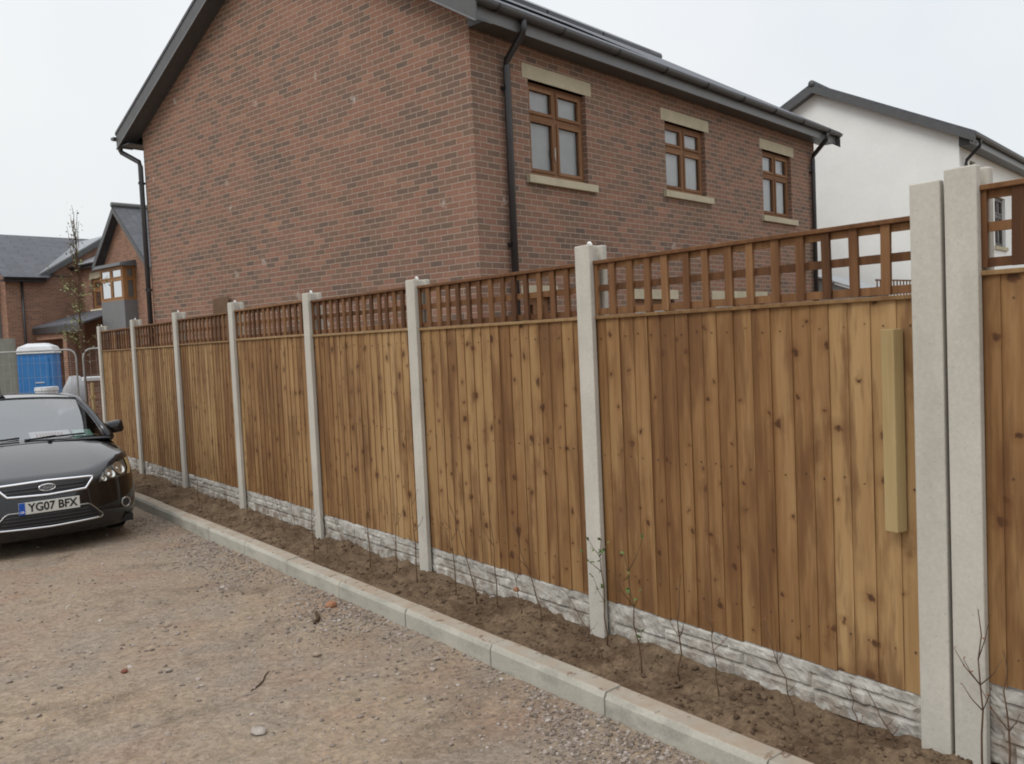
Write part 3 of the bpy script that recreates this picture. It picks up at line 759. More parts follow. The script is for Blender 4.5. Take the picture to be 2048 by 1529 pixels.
def gutter(parent, p0, p1, out, r=.06, mat=None):
    p0, p1, out = Vector(p0), Vector(p1), Vector(out); mb = MB(); n = 8; up_ = Vector((0, 0, 1))
    for rr in (r, r - .006):
        A = [p0 + out * (r + rr * -math.cos(math.pi * q / n)) - up_ * rr * math.sin(math.pi * q / n) for q in range(n + 1)]
        Bq = [a + (p1 - p0) for a in A]
        for q in range(n): mb.face([A[q], A[q + 1], Bq[q + 1], Bq[q]])
    for p in (p0, p1):
        mb.face([p + out * (r - r * math.cos(math.pi * q / n)) - up_ * r * math.sin(math.pi * q / n) for q in range(n + 1)])
    # union brackets
    L = (p1 - p0).length; d = (p1 - p0).normalized()
    return mb.build("gutter", mat or M_pipe, parent)

# ------------------------------------------------------------------ the brick house
HC = Vector((6.1307, 8.533, 0)); W, L = 8.105, 10.056
house = thing("brick_house", "red brick house with grey roof and brown windows behind the fence", "house", HC, HRZ)
ZR = lambda y: 5.425 + .60 * (y + .39)
ZL = lambda y: 5.54 + .512 * (8.51 - y)
RY = 3.81; RZ = ZR(RY); OV = .30
wins = [(1.045, 2.265, 3.62, 4.815, 'venetian'), (4.31, 5.56, 3.735, 4.795, 'plain'), (7.68, 8.92, 3.60, 4.80, 'plain')]
gwins = [(.86, 1.36, .9, 2.06), (3.30, 4.42, .9, 2.04), (5.75, 7.6, -.1, 2.04)]
mb = MB()
rect_wall(mb, 'y', 0, 0, L, -.4, 5.30, [(a, b, c, d) for a, b, c, d, _ in wins] + gwins, uoff=.11)
poly = [(0, -.4), (W, -.4), (W, 5.62), (RY, RZ - .12), (0, 5.50)]
mb.face([(0, y, z) for y, z in poly][::-1], [(y + .05, z) for y, z in poly][::-1])
mb.face([(L, y, z) for y, z in poly], [(y, z) for y, z in poly])
mb.face([(0, W, -.4), (L, W, -.4), (L, W, 5.3), (0, W, 5.3)])
mb.build("wall", M_brick, house)
# roof
mb = MB(); x0, x1 = -OV, L + .42
slab(mb, (x0, -.40, ZR(-.40)), (x1, -.40, ZR(-.40)), (x1, RY, RZ), (x0, RY, RZ), .05)
slab(mb, (x1, 8.52, ZL(8.52)), (x0, 8.52, ZL(8.52)), (x0, RY, RZ), (x1, RY, RZ), .05)
roof = mb.build("roof", M_tile, house)
mb = MB(); mb.tube([(x0 - .01, RY, RZ + .0), (x1 + .01, RY, RZ + .0)], .10, 10); mb.build("ridge_tiles", M_grey, roof, smooth=True)
mb = MB()                                                     # panels lying on the right-hand slope
for q in range(3):
    xa = .75 + q * 1.32
    slab(mb, (xa, .42, ZR(.42) + .125), (xa + 1.28, .42, ZR(.42) + .125), (xa + 1.28, 1.98, ZR(1.98) + .125), (xa, 1.98, ZR(1.98) + .125), .05)
mb.build("roof_panel", M_pv, roof)
# bargeboards, verge soffits, box ends
for xs_, xe in ((x0 + .012, x0 + .036), (x1 - .036, x1 - .012)):
    mb = MB()
    for (ya, yb, Zf) in ((-.39, RY, ZR), (RY, 8.51, ZL)):
        a_, b_ = ya, yb
        mb.hexa([(xs_, a_, Zf(a_) - .305), (xe, a_, Zf(a_) - .305), (xe, b_, Zf(b_) - .305), (xs_, b_, Zf(b_) - .305), (xs_, a_, Zf(a_) - .052), (xe, a_, Zf(a_) - .052), (xe, b_, Zf(b_) - .052), (xs_, b_, Zf(b_) - .052)])
    mb.build("bargeboard", M_barge, house)
mb = MB()                                                     # bright drip edge under the barge
for (ya, yb, Zf) in ((-.39, RY, ZR), (RY, 8.51, ZL)):
    mb.bar((x0 + .006, ya, Zf(ya) - .30), (x0 + .006, yb, Zf(yb) - .30), .012, .02)
mb.build("barge_edge_trim", M_fasc, house)
mb = MB()
for (ya, yb, Zf) in ((-.38, RY, ZR), (RY, 8.50, ZL)):
    mb.hexa([(x0 + .037, ya, Zf(ya) - .285), (-.002, ya, Zf(ya) - .285), (-.002, yb, Zf(yb) - .285), (x0 + .037, yb, Zf(yb) - .285), (x0 + .037, ya, Zf(ya) - .265), (-.002, ya, Zf(ya) - .265), (-.002, yb, Zf(yb) - .265), (x0 + .037, yb, Zf(yb) - .265)])
mb.build("verge_soffit", M_grey, house)
for yf, s in ((-.30, -1), (8.42, 1)):
    y1_ = 0 if s < 0 else W
    zb = 5.20 if s < 0 else 5.26
    mb = MB(); lo, hi = sorted((yf, yf + .022)); mb.box((x0 + .04, lo, zb), (x1 - .04, hi, zb + .22)); mb.build("fascia", M_fasc, house)
    mb = MB(); lo, hi = sorted((yf + (.022 if s < 0 else 0), y1_ - .004 * (1 if s < 0 else -1))); mb.box((x0 + .04 if s > 0 else -.012, lo, zb + .012), (x1 - .04, hi, zb + .026)); mb.build("soffit", M_grey, house)
    yg_ = yf if s < 0 else 8.515
    gt = gutter(house, (x0 + (.03 if s < 0 else -.03), yg_, zb + .195), (x1 + .05, yg_, zb + .195), (0, s, 0), .062, M_grey)
    for q in range(9):
        mb = MB(); xq = x0 + .4 + q * 1.22; yy = yg_
        mb.tube([(xq, yy + s * (.062 - .068 * math.cos(math.pi * t_ / 8)), zb + .195 - .068 * math.sin(math.pi * t_ / 8)) for t_ in range(9)], .012, 5)
        mb.build("bracket", M_pipe, gt)
mb = MB(); mb.hexa([(-.012, -.277, 5.227), (-.004, -.277, 5.227), (-.004, -.003, 5.227), (-.012, -.003, 5.227), (-.012, -.277, ZR(-.277) - .27), (-.004, -.277, ZR(-.277) - .27), (-.004, -.003, ZR(0) - .27), (-.012, -.003, ZR(0) - .27)]); mb.build("box_end", M_grey, house)
# downpipes with swan necks
def swan(px, yw, yg, zt, s, zb=-.2):
    return [(px, yg, zt), (px, yg, zt - .13), (px, yg - s * .02, zt - .17), (px, yw + s * .075, zt - .43), (px, yw + s * .065, zt - .50), (px, yw + s * .062, zb)]
for (px, s, yw, yg, zt) in ((.575, -1, 0, -.36, 5.36), (L - .22, -1, 0, -.36, 5.36), (-.062, 1, W, 8.52, 5.36)):
    dp = downpipe(house, swan(px, yw, yg, zt, s) if s < 0 else [(-.20, 8.56, 5.36), (-.20, 8.56, 5.24), (-.19, 8.54, 5.20), (-.07, W + .05, 4.98), (px, W + .022, 4.90), (px, W + .02, -.2)], .044)
    for z in (4.6, 2.7, 1.2):
        py__ = yw + s * (.062 if s < 0 else .02); mb = MB(); mb.tube([(px, py__, z - .03), (px, py__, z + .03)], .044, 10); mb.box((px - .06, min(yw, yw + s * .03), z - .02), (px + .06, max(yw, yw + s * .03), z + .02))
        mb.build("pipe_clip", M_pipe, dp)
for (a, b, c, d, bl) in wins:
    window(house, 'y', 0, a, b, c, d, blind=bl)
    mb = MB(); mb.box((a - .11, -.006, d), (b + .13, .09, d + .185)); mb.build("lintel", M_stone, house, weld=True, bevel=.004)
    mb = MB(); mb.hexa([(a - .10, -.060, c - .118), (b + .15, -.060, c - .118), (b + .15, .10, c - .118), (a - .10, .10, c - .118), (a - .10, -.060, c - .018), (b + .15, -.060, c - .018), (b + .15, .10, c), (a - .10, .10, c)]); mb.build("sill", M_stone, house, weld=True, bevel=.004)
for (a, b, c, d) in gwins:
    window(house, 'y', 0, a, b, c, d, blind='plain')
    mb = MB(); mb.box((a - .12, -.006, d), (b + .12, .09, d + .145)); mb.build("lintel", M_stone, house, weld=True, bevel=.004)
    mb = MB(); mb.box((a - .10, -.055, c - .10), (b + .10, .10, c)); mb.build("sill", M_stone, house, weld=True, bevel=.004)
# handle on the big window
mb = MB(); mb.tube([(1.62, .052, 3.86), (1.60, .040, 3.92), (1.60, .040, 4.0), (1.62, .052, 4.03)], .007, 6); mb.build("window_handle", M_stud, house, smooth=True)
# board leaning on the gable behind the trellis
mb = MB(); mb.hexa([(-.20, 5.44, 0), (-.19, 5.44, 0), (-.19, 5.92, 0), (-.20, 5.92, 0), (-.05, 5.50, 2.42), (-.04, 5.50, 2.42), (-.04, 5.98, 2.40), (-.05, 5.98, 2.40)], (.3, .2))
mb2 = mb.build("leaning_board", plain("brown_board", (.14, .085, .05), .8, .2, var=.15)); mb2.location = HC; mb2.rotation_euler = (0, 0, HRZ)
tag(mb2, "brown board leaning on the brick gable just above the trellis", "board")

# ------------------------------------------------------------------ white rendered house
WC = Vector((20.06, 9.47, 0)); WW, WL = 6.4, 9.0
wh = thing("white_house", "white rendered house with dark grey roof behind the brick house", "house", WC, HRZ)
ZW = lambda y: 5.60 + .505 * (y + .38); WR = 3.2; WRZ = ZW(WR); ZW2 = lambda y: WRZ - .505 * (y - WR)
mb = MB()
poly = [(0, -.4), (WW, -.4), (WW, 5.45), (WR, WRZ - .16), (0, 5.62)]
mb.face([(0, y, z) for y, z in poly][::-1]); mb.face([(WL, y, z) for y, z in poly])
rect_wall(mb, 'y', 0, 0, WL, -.4, 5.4, [(.85, 1.35, 4.4, 5.15), (3.1, 4.2, 3.3, 4.55)])
mb.face([(0, WW, -.4), (WL, WW, -.4), (WL, WW, 5.4), (0, WW, 5.4)])
mb.build("wall", M_white, wh)
mb = MB(); xa, xb = -.25, WL + .3
slab(mb, (xa, -.40, ZW(-.40)), (xb, -.40, ZW(-.40)), (xb, WR, WRZ), (xa, WR, WRZ), .05)
slab(mb, (xb, WW + .40, ZW2(WW + .40)), (xa, WW + .40, ZW2(WW + .40)), (xa, WR, WRZ), (xb, WR, WRZ), .05)
rf = mb.build("roof", M_tile, wh)
mb = MB(); mb.tube([(xa - .012, WR, WRZ - .02), (xb, WR, WRZ - .02)], .085, 8); mb.build("ridge_tiles", M_grey, rf, smooth=True)
mb = MB()
for (ya, yb, Zf) in ((-.39, WR, ZW), (WR, WW + .39, ZW2)):
    mb.hexa([(xa, ya, Zf(ya) - .235), (xa + .025, ya, Zf(ya) - .235), (xa + .025, yb, Zf(yb) - .235), (xa, yb, Zf(yb) - .235), (xa, ya, Zf(ya) - .052), (xa + .025, ya, Zf(ya) - .052), (xa + .025, yb, Zf(yb) - .052), (xa, yb, Zf(yb) - .052)])
mb.build("bargeboard", M_grey, wh)
mb = MB()
for (ya, yb, Zf) in ((-.38, WR, ZW), (WR, WW + .38, ZW2)):
    mb.hexa([(xa + .026, ya, Zf(ya) - .22), (-.002, ya, Zf(ya) - .22), (-.002, yb, Zf(yb) - .22), (xa + .026, yb, Zf(yb) - .22), (xa + .026, ya, Zf(ya) - .205), (-.002, ya, Zf(ya) - .205), (-.002, yb, Zf(yb) - .205), (xa + .026, yb, Zf(yb) - .205)])
mb.build("verge_soffit", M_grey, wh)
mb = MB(); mb.box((xa + .03, -.30, 5.34), (xb - .03, -.275, 5.56)); mb.build("fascia", M_fasc, wh)
mb = MB(); mb.box((-.012, -.274, 5.35), (xb - .03, -.004, 5.366)); mb.build("soffit", M_grey, wh)
mb = MB(); mb.hexa([(-.012, -.274, 5.367), (-.004, -.274, 5.367), (-.004, -.001, 5.367), (-.012, -.001, 5.367), (-.012, -.274, ZW(-.274) - .212), (-.004, -.274, ZW(-.274) - .212), (-.004, -.001, ZW(0) - .212), (-.012, -.001, ZW(0) - .212)]); mb.build("box_end", M_grey, wh)
gutter(wh, (xa + .02, -.30, 5.54), (xb, -.30, 5.54), (0, -1, 0), .06, M_grey)
downpipe(wh, swan(.30, 0, -.36, 5.5, -1), .036)
M_wfr = plain("grey_window_frame", (.10, .085, .08), .5)
for (a, b, c, d) in [(.85, 1.35, 4.4, 5.15), (3.1, 4.2, 3.3, 4.55)]:
    window(wh, 'y', 0, a, b, c, d, mat=M_wfr, blind='plain')
    mb = MB(); mb.box((a - .08, -.05, c - .09), (b + .08, .09, c)); mb.build("sill", M_stone, wh)

# things glimpsed through the trellis beyond: shed with a pale roof, far trellis fence
M_shed = plain("pale_grey_cladding", (.40, .42, .42), .7)
sh = thing("garden_shed", "low shed with pale grey pitched roof seen through the trellis", "shed", (17.25, 10.2, 0), HRZ)
mb = MB(); mb.box((.06, .06, -.2), (1.8, 2.04, 2.18)); mb.face([(.06, .06, 2.18), (.06, 2.04, 2.18), (.06, 1.05, 2.56)]); mb.build("wall", M_shed, sh)
mb = MB(); slab(mb, (-.05, -.1, 2.20), (1.9, -.1, 2.20), (1.9, 1.05, 2.63), (-.05, 1.05, 2.63), .04); slab(mb, (1.9, 2.2, 2.20), (-.05, 2.2, 2.20), (-.05, 1.05, 2.63), (1.9, 1.05, 2.63), .04)
mb.build("roof", plain("pale_felt", (.45, .46, .46), .8), sh)
ft = thing("far_trellis_fence", "brown fence with trellis top beyond the garden, seen through the trellis", "fence", (17.32, 9.93, 0), R(2.5))
mb = MB(); mb.box((0, 0, -.2), (2.4, .03, 2.08), (.4, .5)); mb.build("boarding", M_board, ft)
mb = MB()
for q in range(17): mb.box((q * .145, -.012, 2.09), (q * .145 + .036, 0, 2.40), (random.random(), 0))
mb.box((0, -.02, 2.40), (2.4, .03, 2.43), (.5, 0)); mb.box((0, .001, 2.24), (2.4, .014, 2.275), (.5, 0))
mb.build("trellis", M_trel, ft)

# ------------------------------------------------------------------ far houses on the left
BC = Vector((8.33, 31.21, 0))
M_fsl = M_tile
M_slate_sheen = plain("slate_painted_sky_sheen", (.20, .205, .215), .35, .5, var=.12, scale=2)  # slate made paler in colour to stand for the sky's grazing reflection
hb = thing("gabled_house", "brick house with steep front gable and orange framed bay window at left", "house", BC + Vector((.24, -.05, 0)), HRZ)
mb = MB(); GW = 3.30; GA = 1.72; GE = 4.92; GR = 6.78
poly = [(-.30, -.4), (GW, -.4), (GW, GE), (GA, GR - .15), (-.30, GE - .55)]
mb.face([(0, y, z) for y, z in poly][::-1], [(y, z) for y, z in poly][::-1])
mb.face([(0, GW, -.4), (0, GW, GE), (.9, GW, GE), (.9, GW, -.4)]); mb.face([(0, -.30, -.4), (0, -.30, GE - .55), (8, -.30, GE - .55), (8, -.30, -.4)])
rect_wall(mb, 'x', .9, GW, 7.52, -.4, 5.16, [(4.95, 6.6, 3.42, 4.62)])
mb.build("wall", M_brick2, hb)
gs = (GR - GE) / (GW - GA + .35)
mb = MB()
slab(mb, (-.3, GW + .35, GE - .05), (-.3, GA, GR), (7, GA, GR), (7, GW + .35, GE - .05), .07)
slab(mb, (-.3, GA, GR), (-.3, -.7, GR - gs * (GA + .7)), (7, -.7, GR - gs * (GA + .7)), (7, GA, GR), .07)
r_ = mb.build("roof", M_fsl, hb)
mb = MB(); mb.tube([(-.33, GA, GR + .02), (7, GA, GR + .02)], .1, 8); mb.build("ridge_tiles", M_grey, r_, smooth=True)
mb = MB()
for (ya, yb) in ((GW + .35, GA), (GA, -.7)):
    za, zb = (GE - .05, GR) if ya > GA else (GR, GR - gs * (GA + .7))
    mb.hexa([(-.31, ya, za - .27), (-.27, ya, za - .27), (-.27, yb, zb - .27), (-.31, yb, zb - .27), (-.31, ya, za - .075), (-.27, ya, za - .075), (-.27, yb, zb - .075), (-.31, yb, zb - .075)])
mb.build("bargeboard", M_grey, hb)
mb = MB()                                                     # main roof slope facing the street
slab(mb, (.6, 7.9, 5.22), (.6, GA, 5.22), (4.2, GA, 6.9), (4.2, 7.9, 6.9), .06); mb.build("main_roof", M_slate_sheen, hb)
mb = MB(); mb.box((.58, GW, 5.02), (.62, 7.9, 5.15)); mb.build("fascia", M_pipe, hb)
gutter(hb, (.58, GW + .3, 5.17), (.58, 7.9, 5.17), (-1, 0, 0), .06)
window(hb, 'x', .9, 4.95, 6.6, 3.42, 4.62, inward=1, mat=M_oak2, bmat=M_net, blind='plain', fw_=.08)
mb = MB(); mb.box((.84, 4.85, 3.30), (1.0, 6.72, 3.42)); mb.build("sill", plain("pale_sill", (.72, .66, .52), .8), hb)
mb = MB(); mb.box((.89, 4.85, 4.62), (1.0, 6.72, 4.86)); mb.build("lintel", M_stone, hb)
# bay
bay = MB(); bay.box((-.46, .95, 2.3), (0, 2.72, 3.46)); bay.build("bay_skirt", M_fasc, hb)
bay = MB(); bay.hexa([(-.62, .8, 4.62), (0, .8, 4.62), (0, 2.9, 4.62), (-.62, 2.9, 4.62), (-.56, .86, 4.74), (0, .86, 4.84), (0, 2.84, 4.84), (-.56, 2.84, 4.74)]); bay.build("bay_roof", M_grey, hb)
f = window(hb, 'x', -.46, .95, 2.72, 3.46, 4.62, inward=1, mat=M_oak2, bmat=M_net, blind='plain', fw_=.075, setback=0)
window(hb, 'y', .95, -.40, -.01, 3.46, 4.62, inward=1, mat=M_oak2, bmat=M_net, blind='plain', fw_=.05, setback=.0, cols=1)
mb = MB(); mb.box((-.40, 2.66, 3.46), (0, 2.70, 4.62)); mb.build("bay_side", M_oak2, hb)
# porch lean-to in the inner corner
mb = MB(); slab(mb, (-1.05, 7.53, 2.80), (-1.05, 3.1, 2.80), (.9, 3.1, 3.38), (.9, 7.53, 3.38), .06); mb.build("porch_roof", M_fsl, hb)
mb = MB(); mb.box((-1.08, 3.1, 2.50), (-1.04, 7.53, 2.74)); mb.build("porch_fascia", M_pipe, hb)
mb = MB(); mb.box((-.95, 5.05, 2.28), (-.65, 7.53, 2.48)); mb.box((-.95, 4.72, -.4), (-.65, 5.05, 2.48)); mb.build("porch_pier", M_brick2, hb)
# wing with its long wall facing the camera
wg = thing("wing_house", "brick house wing with long grey roof at the far left", "house", BC + Vector((-.20, .04, 0)), HRZ)
WY = 7.54
mb = MB()
mb.face([(-1.45, WY, -.4), (2.2, WY, -.4), (2.2, WY, 4.9), (-.1, WY, 4.9), (-1.45, WY, 4.9)])
mb.face([(-.1, WY, 4.9), (4.9, WY, 4.9), (2.4, WY, 6.38)])
mb.face([(-1.45, WY, -.4), (-1.45, WY, 4.9), (-1.45, 10.5, 6.66), (-1.45, 13.5, 4.9), (-1.45, 13.5, -.4)])
mb.face([(-1.45, 13.5, -.4), (8, 13.5, -.4), (8, 13.5, 4.9), (-1.45, 13.5, 4.9)])
mb.build("wall", M_brick2, wg)
mb = MB(); slab(mb, (-1.62, WY - .35, 4.72), (.0, WY - .35, 4.72), (3.1, 10.5, 6.74), (-1.62, 10.5, 6.74), .07)
slab(mb, (6, 13.8, 4.72), (-1.62, 13.8, 4.72), (-1.62, 10.5, 6.74), (6, 10.5, 6.74), .07)
mb.face([(0, WY - .1, 4.80), (3.1, 10.5, 6.70), (4.5, 10.5, 6.70), (4.5, WY + .2, 4.9)])
r_ = mb.build("roof", M_fsl, wg)
mb = MB(); slab(mb, (-.28, WY - .2, 4.86), (2.4, WY - .2, 6.52), (2.4, 11.5, 6.52), (-.28, 8.0, 4.86), .06); mb.build("cross_roof", M_slate_sheen, wg)
mb = MB(); mb.hexa([(-.28, WY - .205, 4.60), (-.28, WY - .16, 4.60), (2.4, WY - .16, 6.26), (2.4, WY - .205, 6.26), (-.28, WY - .205, 4.80), (-.28, WY - .16, 4.80), (2.4, WY - .16, 6.46), (2.4, WY - .205, 6.46)]); mb.build("bargeboard", M_grey, wg)
gutter(wg, (-1.6, WY - .31, 4.72), (-.05, WY - .31, 4.72), (0, -1, 0), .06)
mb = MB(); mb.box((-1.6, WY - .30, 4.55), (-.05, WY - .004, 4.64)); mb.build("soffit", M_pipe, wg)
downpipe(wg, [(-.88, WY - .06, 4.6), (-.88, WY - .06, -.2)], .045)
bb = MB(); bb.box((-1.92, 8.2, 2.4), (-1.455, 10.1, 3.5)); bb.build("bay_skirt", M_fasc, wg)
window(wg, 'x', -1.92, 8.2, 10.1, 3.5, 4.6, inward=1, mat=M_oak2, bmat=M_net, blind='plain', fw_=.075, setback=0)
window(wg, 'y', 8.2, -1.87, -1.46, 3.5, 4.6, inward=1, mat=M_oak2, bmat=M_net, blind='plain', fw_=.05, setback=0, cols=1)
mb = MB(); mb.hexa([(-2.05, 8.05, 4.6), (-1.455, 8.05, 4.6), (-1.455, 10.2, 4.6), (-2.05, 10.2, 4.6), (-2.0, 8.1, 4.72), (-1.455, 8.1, 4.8), (-1.455, 10.15, 4.8), (-2.0, 10.15, 4.72)]); mb.build("bay_roof", M_grey, wg)

# ------------------------------------------------------------------ building-site things behind the car
k = N("blue_moulded_plastic"); v = k.obj(False)
M_blue = k.done(k.ramp(k.noise(v, 5, 4), [(.3, (.025, .15, .40)), (.7, (.036, .19, .47))]), .45, .4)
M_wplast = plain("white_plastic", (.60, .61, .62), .5, var=.06)
to = thing("portable_toilet", "blue portable toilet with white roof behind the car", "portable toilet", (4.88, 30.0, -.30), R(-22)); to.scale = (.98, .98, 1.05)
mb = MB(); mb.box((-.50, -.50, .08), (.50, .50, 1.92)); mb.build("body", M_blue, to, weld=True, bevel=.03)
mb = MB()
for z in (.25, .45, .65, .85, 1.05, 1.25, 1.45, 1.65): mb.box((-.525, -.42, z), (-.496, .42, z + .06))
mb.build("side_ribs", M_blue, to, weld=True, bevel=.01)
mb = MB(); mb.box((-.38, -.53, .12), (.38, -.498, 1.80)); d_ = mb.build("door", M_blue, to, weld=True, bevel=.012)
mb = MB(); mb.box((-.02, -.545, 1.08), (.22, -.53, 1.11)); mb.build("handle", M_wplast, d_)
mb = MB(); mb.hexa([(-.55, -.55, 1.92), (.55, -.55, 1.92), (.55, .55, 1.92), (-.55, .55, 1.92), (-.47, -.47, 2.12), (.47, -.47, 2.12), (.47, .47, 2.12), (-.47, .47, 2.12)])
mb.hexa([(-.47, -.47, 2.12), (.47, -.47, 2.12), (.47, .47, 2.12), (-.47, .47, 2.12), (-.25, -.25, 2.22), (.25, -.25, 2.22), (.25, .25, 2.22), (-.25, .25, 2.22)])
mb.build("roof", M_wplast, to, weld=True, bevel=.03)
mb = MB(); mb.box((-.55, -.55, 0), (.55, .55, .08)); mb.build("base", M_pipe, to)

hd = thing("site_hoarding", "beige site hoarding panel at the left edge beside the blue toilet", "hoarding", (.9, 24.2, -.30), R(-26))
mb = MB(); mb.box((0, 0, .1), (2.25, .06, 2.32)); mb.build("panel", plain("beige_panel", (.30, .285, .235), .8, .2, var=.08, scale=2), hd)
M_gpost = plain("grey_green_post", (.19, .19, .165), .7)
for xa_, xb_ in ((2.25, 2.62), (-.12, 0)):
    mb = MB(); mb.box((xa_, -.05, 0), (xb_, .10, 2.36)); mb.build("end_post", M_gpost, hd)

M_galv = plain("galvanised_steel", (.30, .30, .29), .55, .4, metal=.2)
def mesh_fence(name, a, b, label, h=2.0):
    a, b = Vector((*a, -.30)), Vector((*b, -.30)); d = (b - a); Lp = d.length; d.normalize()
    t = thing(name, label, "site fence", a, math.atan2(d.y, d.x), "temporary mesh fence panels")
    mb = MB(); r = .017; c = .15
    path = [(0, 0, .05), (0, 0, h - c)] + [(c - c * math.cos(q), 0, h - c + c * math.sin(q)) for q in (.4, .8, 1.2)] + [(c, 0, h), (Lp - c, 0, h)] + [(Lp - c + c * math.sin(q), 0, h - c + c * math.cos(q)) for q in (.4, .8, 1.2)] + [(Lp, 0, h - c), (Lp, 0, .05)]
    mb.tube(path, r, 8); mb.tube([(0, 0, .22), (Lp, 0, .22)], r * .8, 8); mb.build("tube_frame", M_galv, t, smooth=True)
    mb = MB(); n = int(Lp / .11)
    for q in range(1, n): mb.bar((q * Lp / n, 0, .22), (q * Lp / n, 0, h - .02), .003, .003, (1, 0, 0))
    for q in range(1, 7): mb.bar((0, .004, .22 + q * .26), (Lp, .004, .22 + q * .26), .003, .003)
    mb.build("wire_mesh", M_galv, t)
    mb = MB()
    for q in (0, Lp): mb.box((q - .11, -.3, 0), (q + .11, .3, .12))
    mb.build("concrete_foot", M_post, t)
    return t
mesh_fence("mesh_fence", (.72, 19.62), (3.46, 17.56), "galvanised mesh site fence panel standing behind the car")
mesh_fence("mesh_fence", (3.56, 17.47), (6.35, 15.95), "galvanised mesh site fence panel with rounded corner behind the farthest fence post")

dr = thing("white_drum", "white round drum standing in front of the blue toilet", "drum", (3.45, 20.6, -.30))
mb = MB(); mb.tube([(0, 0, 0), (0, 0, 1.18), (0, 0, 1.2)], [.22, .22, .20], 20); mb.build("body", M_wplast, dr, smooth=False)
mb = MB(); mb.tube([(0, 0, 1.19), (0, 0, 1.26)], [.235, .225], 20); mb.build("lid", M_wplast, dr)
def bulk_bag(p, s, hgt, m, label):
    mb = MB(); n = 10; rings = []
    for j in range(6):
        z = hgt * j / 5; r_ = s * (1 + .12 * math.sin(math.pi * j / 5) - .42 * (j == 5))
        rings.append([Vector((r_ * (abs(math.cos(q)) ** .5) * math.copysign(1, math.cos(q)), r_ * (abs(math.sin(q)) ** .5) * math.copysign(1, math.sin(q)), z + .05 * random.uniform(-1, 1) * (j > 0))) for q in [2 * math.pi * i / 14 + .1 for i in range(14)]])
    for j in range(5):
        for i in range(14): mb.face([rings[j][i], rings[j][(i + 1) % 14], rings[j + 1][(i + 1) % 14], rings[j + 1][i]])
    mb.face(rings[5])
    o = mb.build("bulk_bag", m, smooth=True); o.location = p; return tag(o, label, "bulk bag", "builders bulk bags")
bulk_bag((4.22, 21.5, -.30), .27, 1.40, plain("grey_woven_bag", (.33, .33, .34), .8), "pale grey bulk bag right of the blue toilet")
bulk_bag((4.66, 21.2, -.30), .22, 1.24, plain("blue_grey_woven_bag", (.22, .24, .30), .8), "blue grey bulk bag beside the pale grey bag")
pr = thing("brick_pier", "low brick pier with white capping behind the young tree", "pier", (4.30, 20.2, -.30))
mb = MB(); mb.box((-.14, -.14, 0), (.14, .14, 1.34)); mb.build("shaft", M_brick2, pr)
mb = MB(); mb.box((-.20, -.20, 1.34), (.20, .20, 1.43)); mb.build("cap", M_wplast, pr, weld=True, bevel=.02)
br = thing("white_barrier", "white two rail barrier between the pier and the fence end", "barrier", (4.52, 20.1, -.30), R(-30))
for z in (1.34, .98):
    mb = MB(); mb.box((0, -.02, z), (2.2, .02, z + .07)); mb.build("rail", M_wplast, br)
for x in (.05, 2.1):
    mb = MB(); mb.box((x, -.03, 0), (x + .06, -.021, 1.5)); mb.build("post", M_wplast, br)

# young street tree and stake
tr = thing("young_tree", "thin young tree with sparse green leaves in front of the far houses", "tree", (3.78, 18.55, -.30))
mb = MB(); lv = MB(); rnd = random.Random(5)
trunk = [Vector((.02 * math.sin(z * 2), .02 * math.cos(z * 1.7), z)) for z in [0, .6, 1.2, 1.8, 2.4, 3.0, 3.6, 4.1, 4.55]]
mb.tube(trunk, [.030, .027, .025, .023, .020, .016, .012, .008, .004], 7)
for i in range(34):
    z = rnd.uniform(2.0, 4.3); base = Vector((0, 0, z)); ang = rnd.uniform(0, 6.28); up_ = 1.1 if z > 3.4 else .55
    l_ = rnd.uniform(.3, .7) * (1 if z < 3.4 else .75)
    d = Vector((math.cos(ang) * (.8 if z < 3.3 else .3), math.sin(ang) * (.8 if z < 3.3 else .3), up_)).normalized()
    pts = [base + d * l_ * t_ + Vector((0, 0, .06 * t_ * t_)) + Vector((rnd.uniform(-.02, .02), rnd.uniform(-.02, .02), 0)) for t_ in (0, .33, .66, 1)]
    mb.tube(pts, [.008, .006, .005, .003], 4)
    nl = rnd.randint(18, 30) if z < 3.1 else rnd.randint(3, 7)
    for _ in range(nl):
        t_ = rnd.uniform(.25, 1.05); p = base + d * l_ * t_ + Vector((rnd.gauss(0, .06), rnd.gauss(0, .06), rnd.gauss(0, .05)))
        leaf(lv, p, Vector((rnd.uniform(-1, 1), rnd.uniform(-1, 1), rnd.uniform(-.8, .4))), rnd.uniform(.045, .075), (rnd.random() * .9, 0))
for _ in range(10):
    p = Vector((.12 + rnd.gauss(0, .04), -.1 + rnd.gauss(0, .04), 2.0 + rnd.gauss(0, .08))); leaf(lv, p, Vector((rnd.uniform(-1, 1), rnd.uniform(-1, 1), -.2)), .06, (.8, 0))
mb.build("trunk", M_stem, tr, smooth=True)
k = N("olive_leaf"); idv = k.uv('ID'); sp = k.n('SeparateXYZ'); k.link(idv, sp.inputs[0])
lv.build("crown", k.done(k.ramp(sp.outputs[0], [(0, (.145, .15, .065)), (1, (.26, .27, .125))]), .6, .2), tr)
mb = MB(); mb.tube([(0, 0, 0), (0, 0, 1.35)], .035, 8); mb.box((-.045, -.045, 1.05), (.045, .045, 1.10))
o = mb.build("tree_stake", plain("stake_wood", (.36, .25, .11), .8), smooth=False); o.location = (3.88, 18.42, -.30)
tag(o, "short round timber stake beside the young tree", "stake")

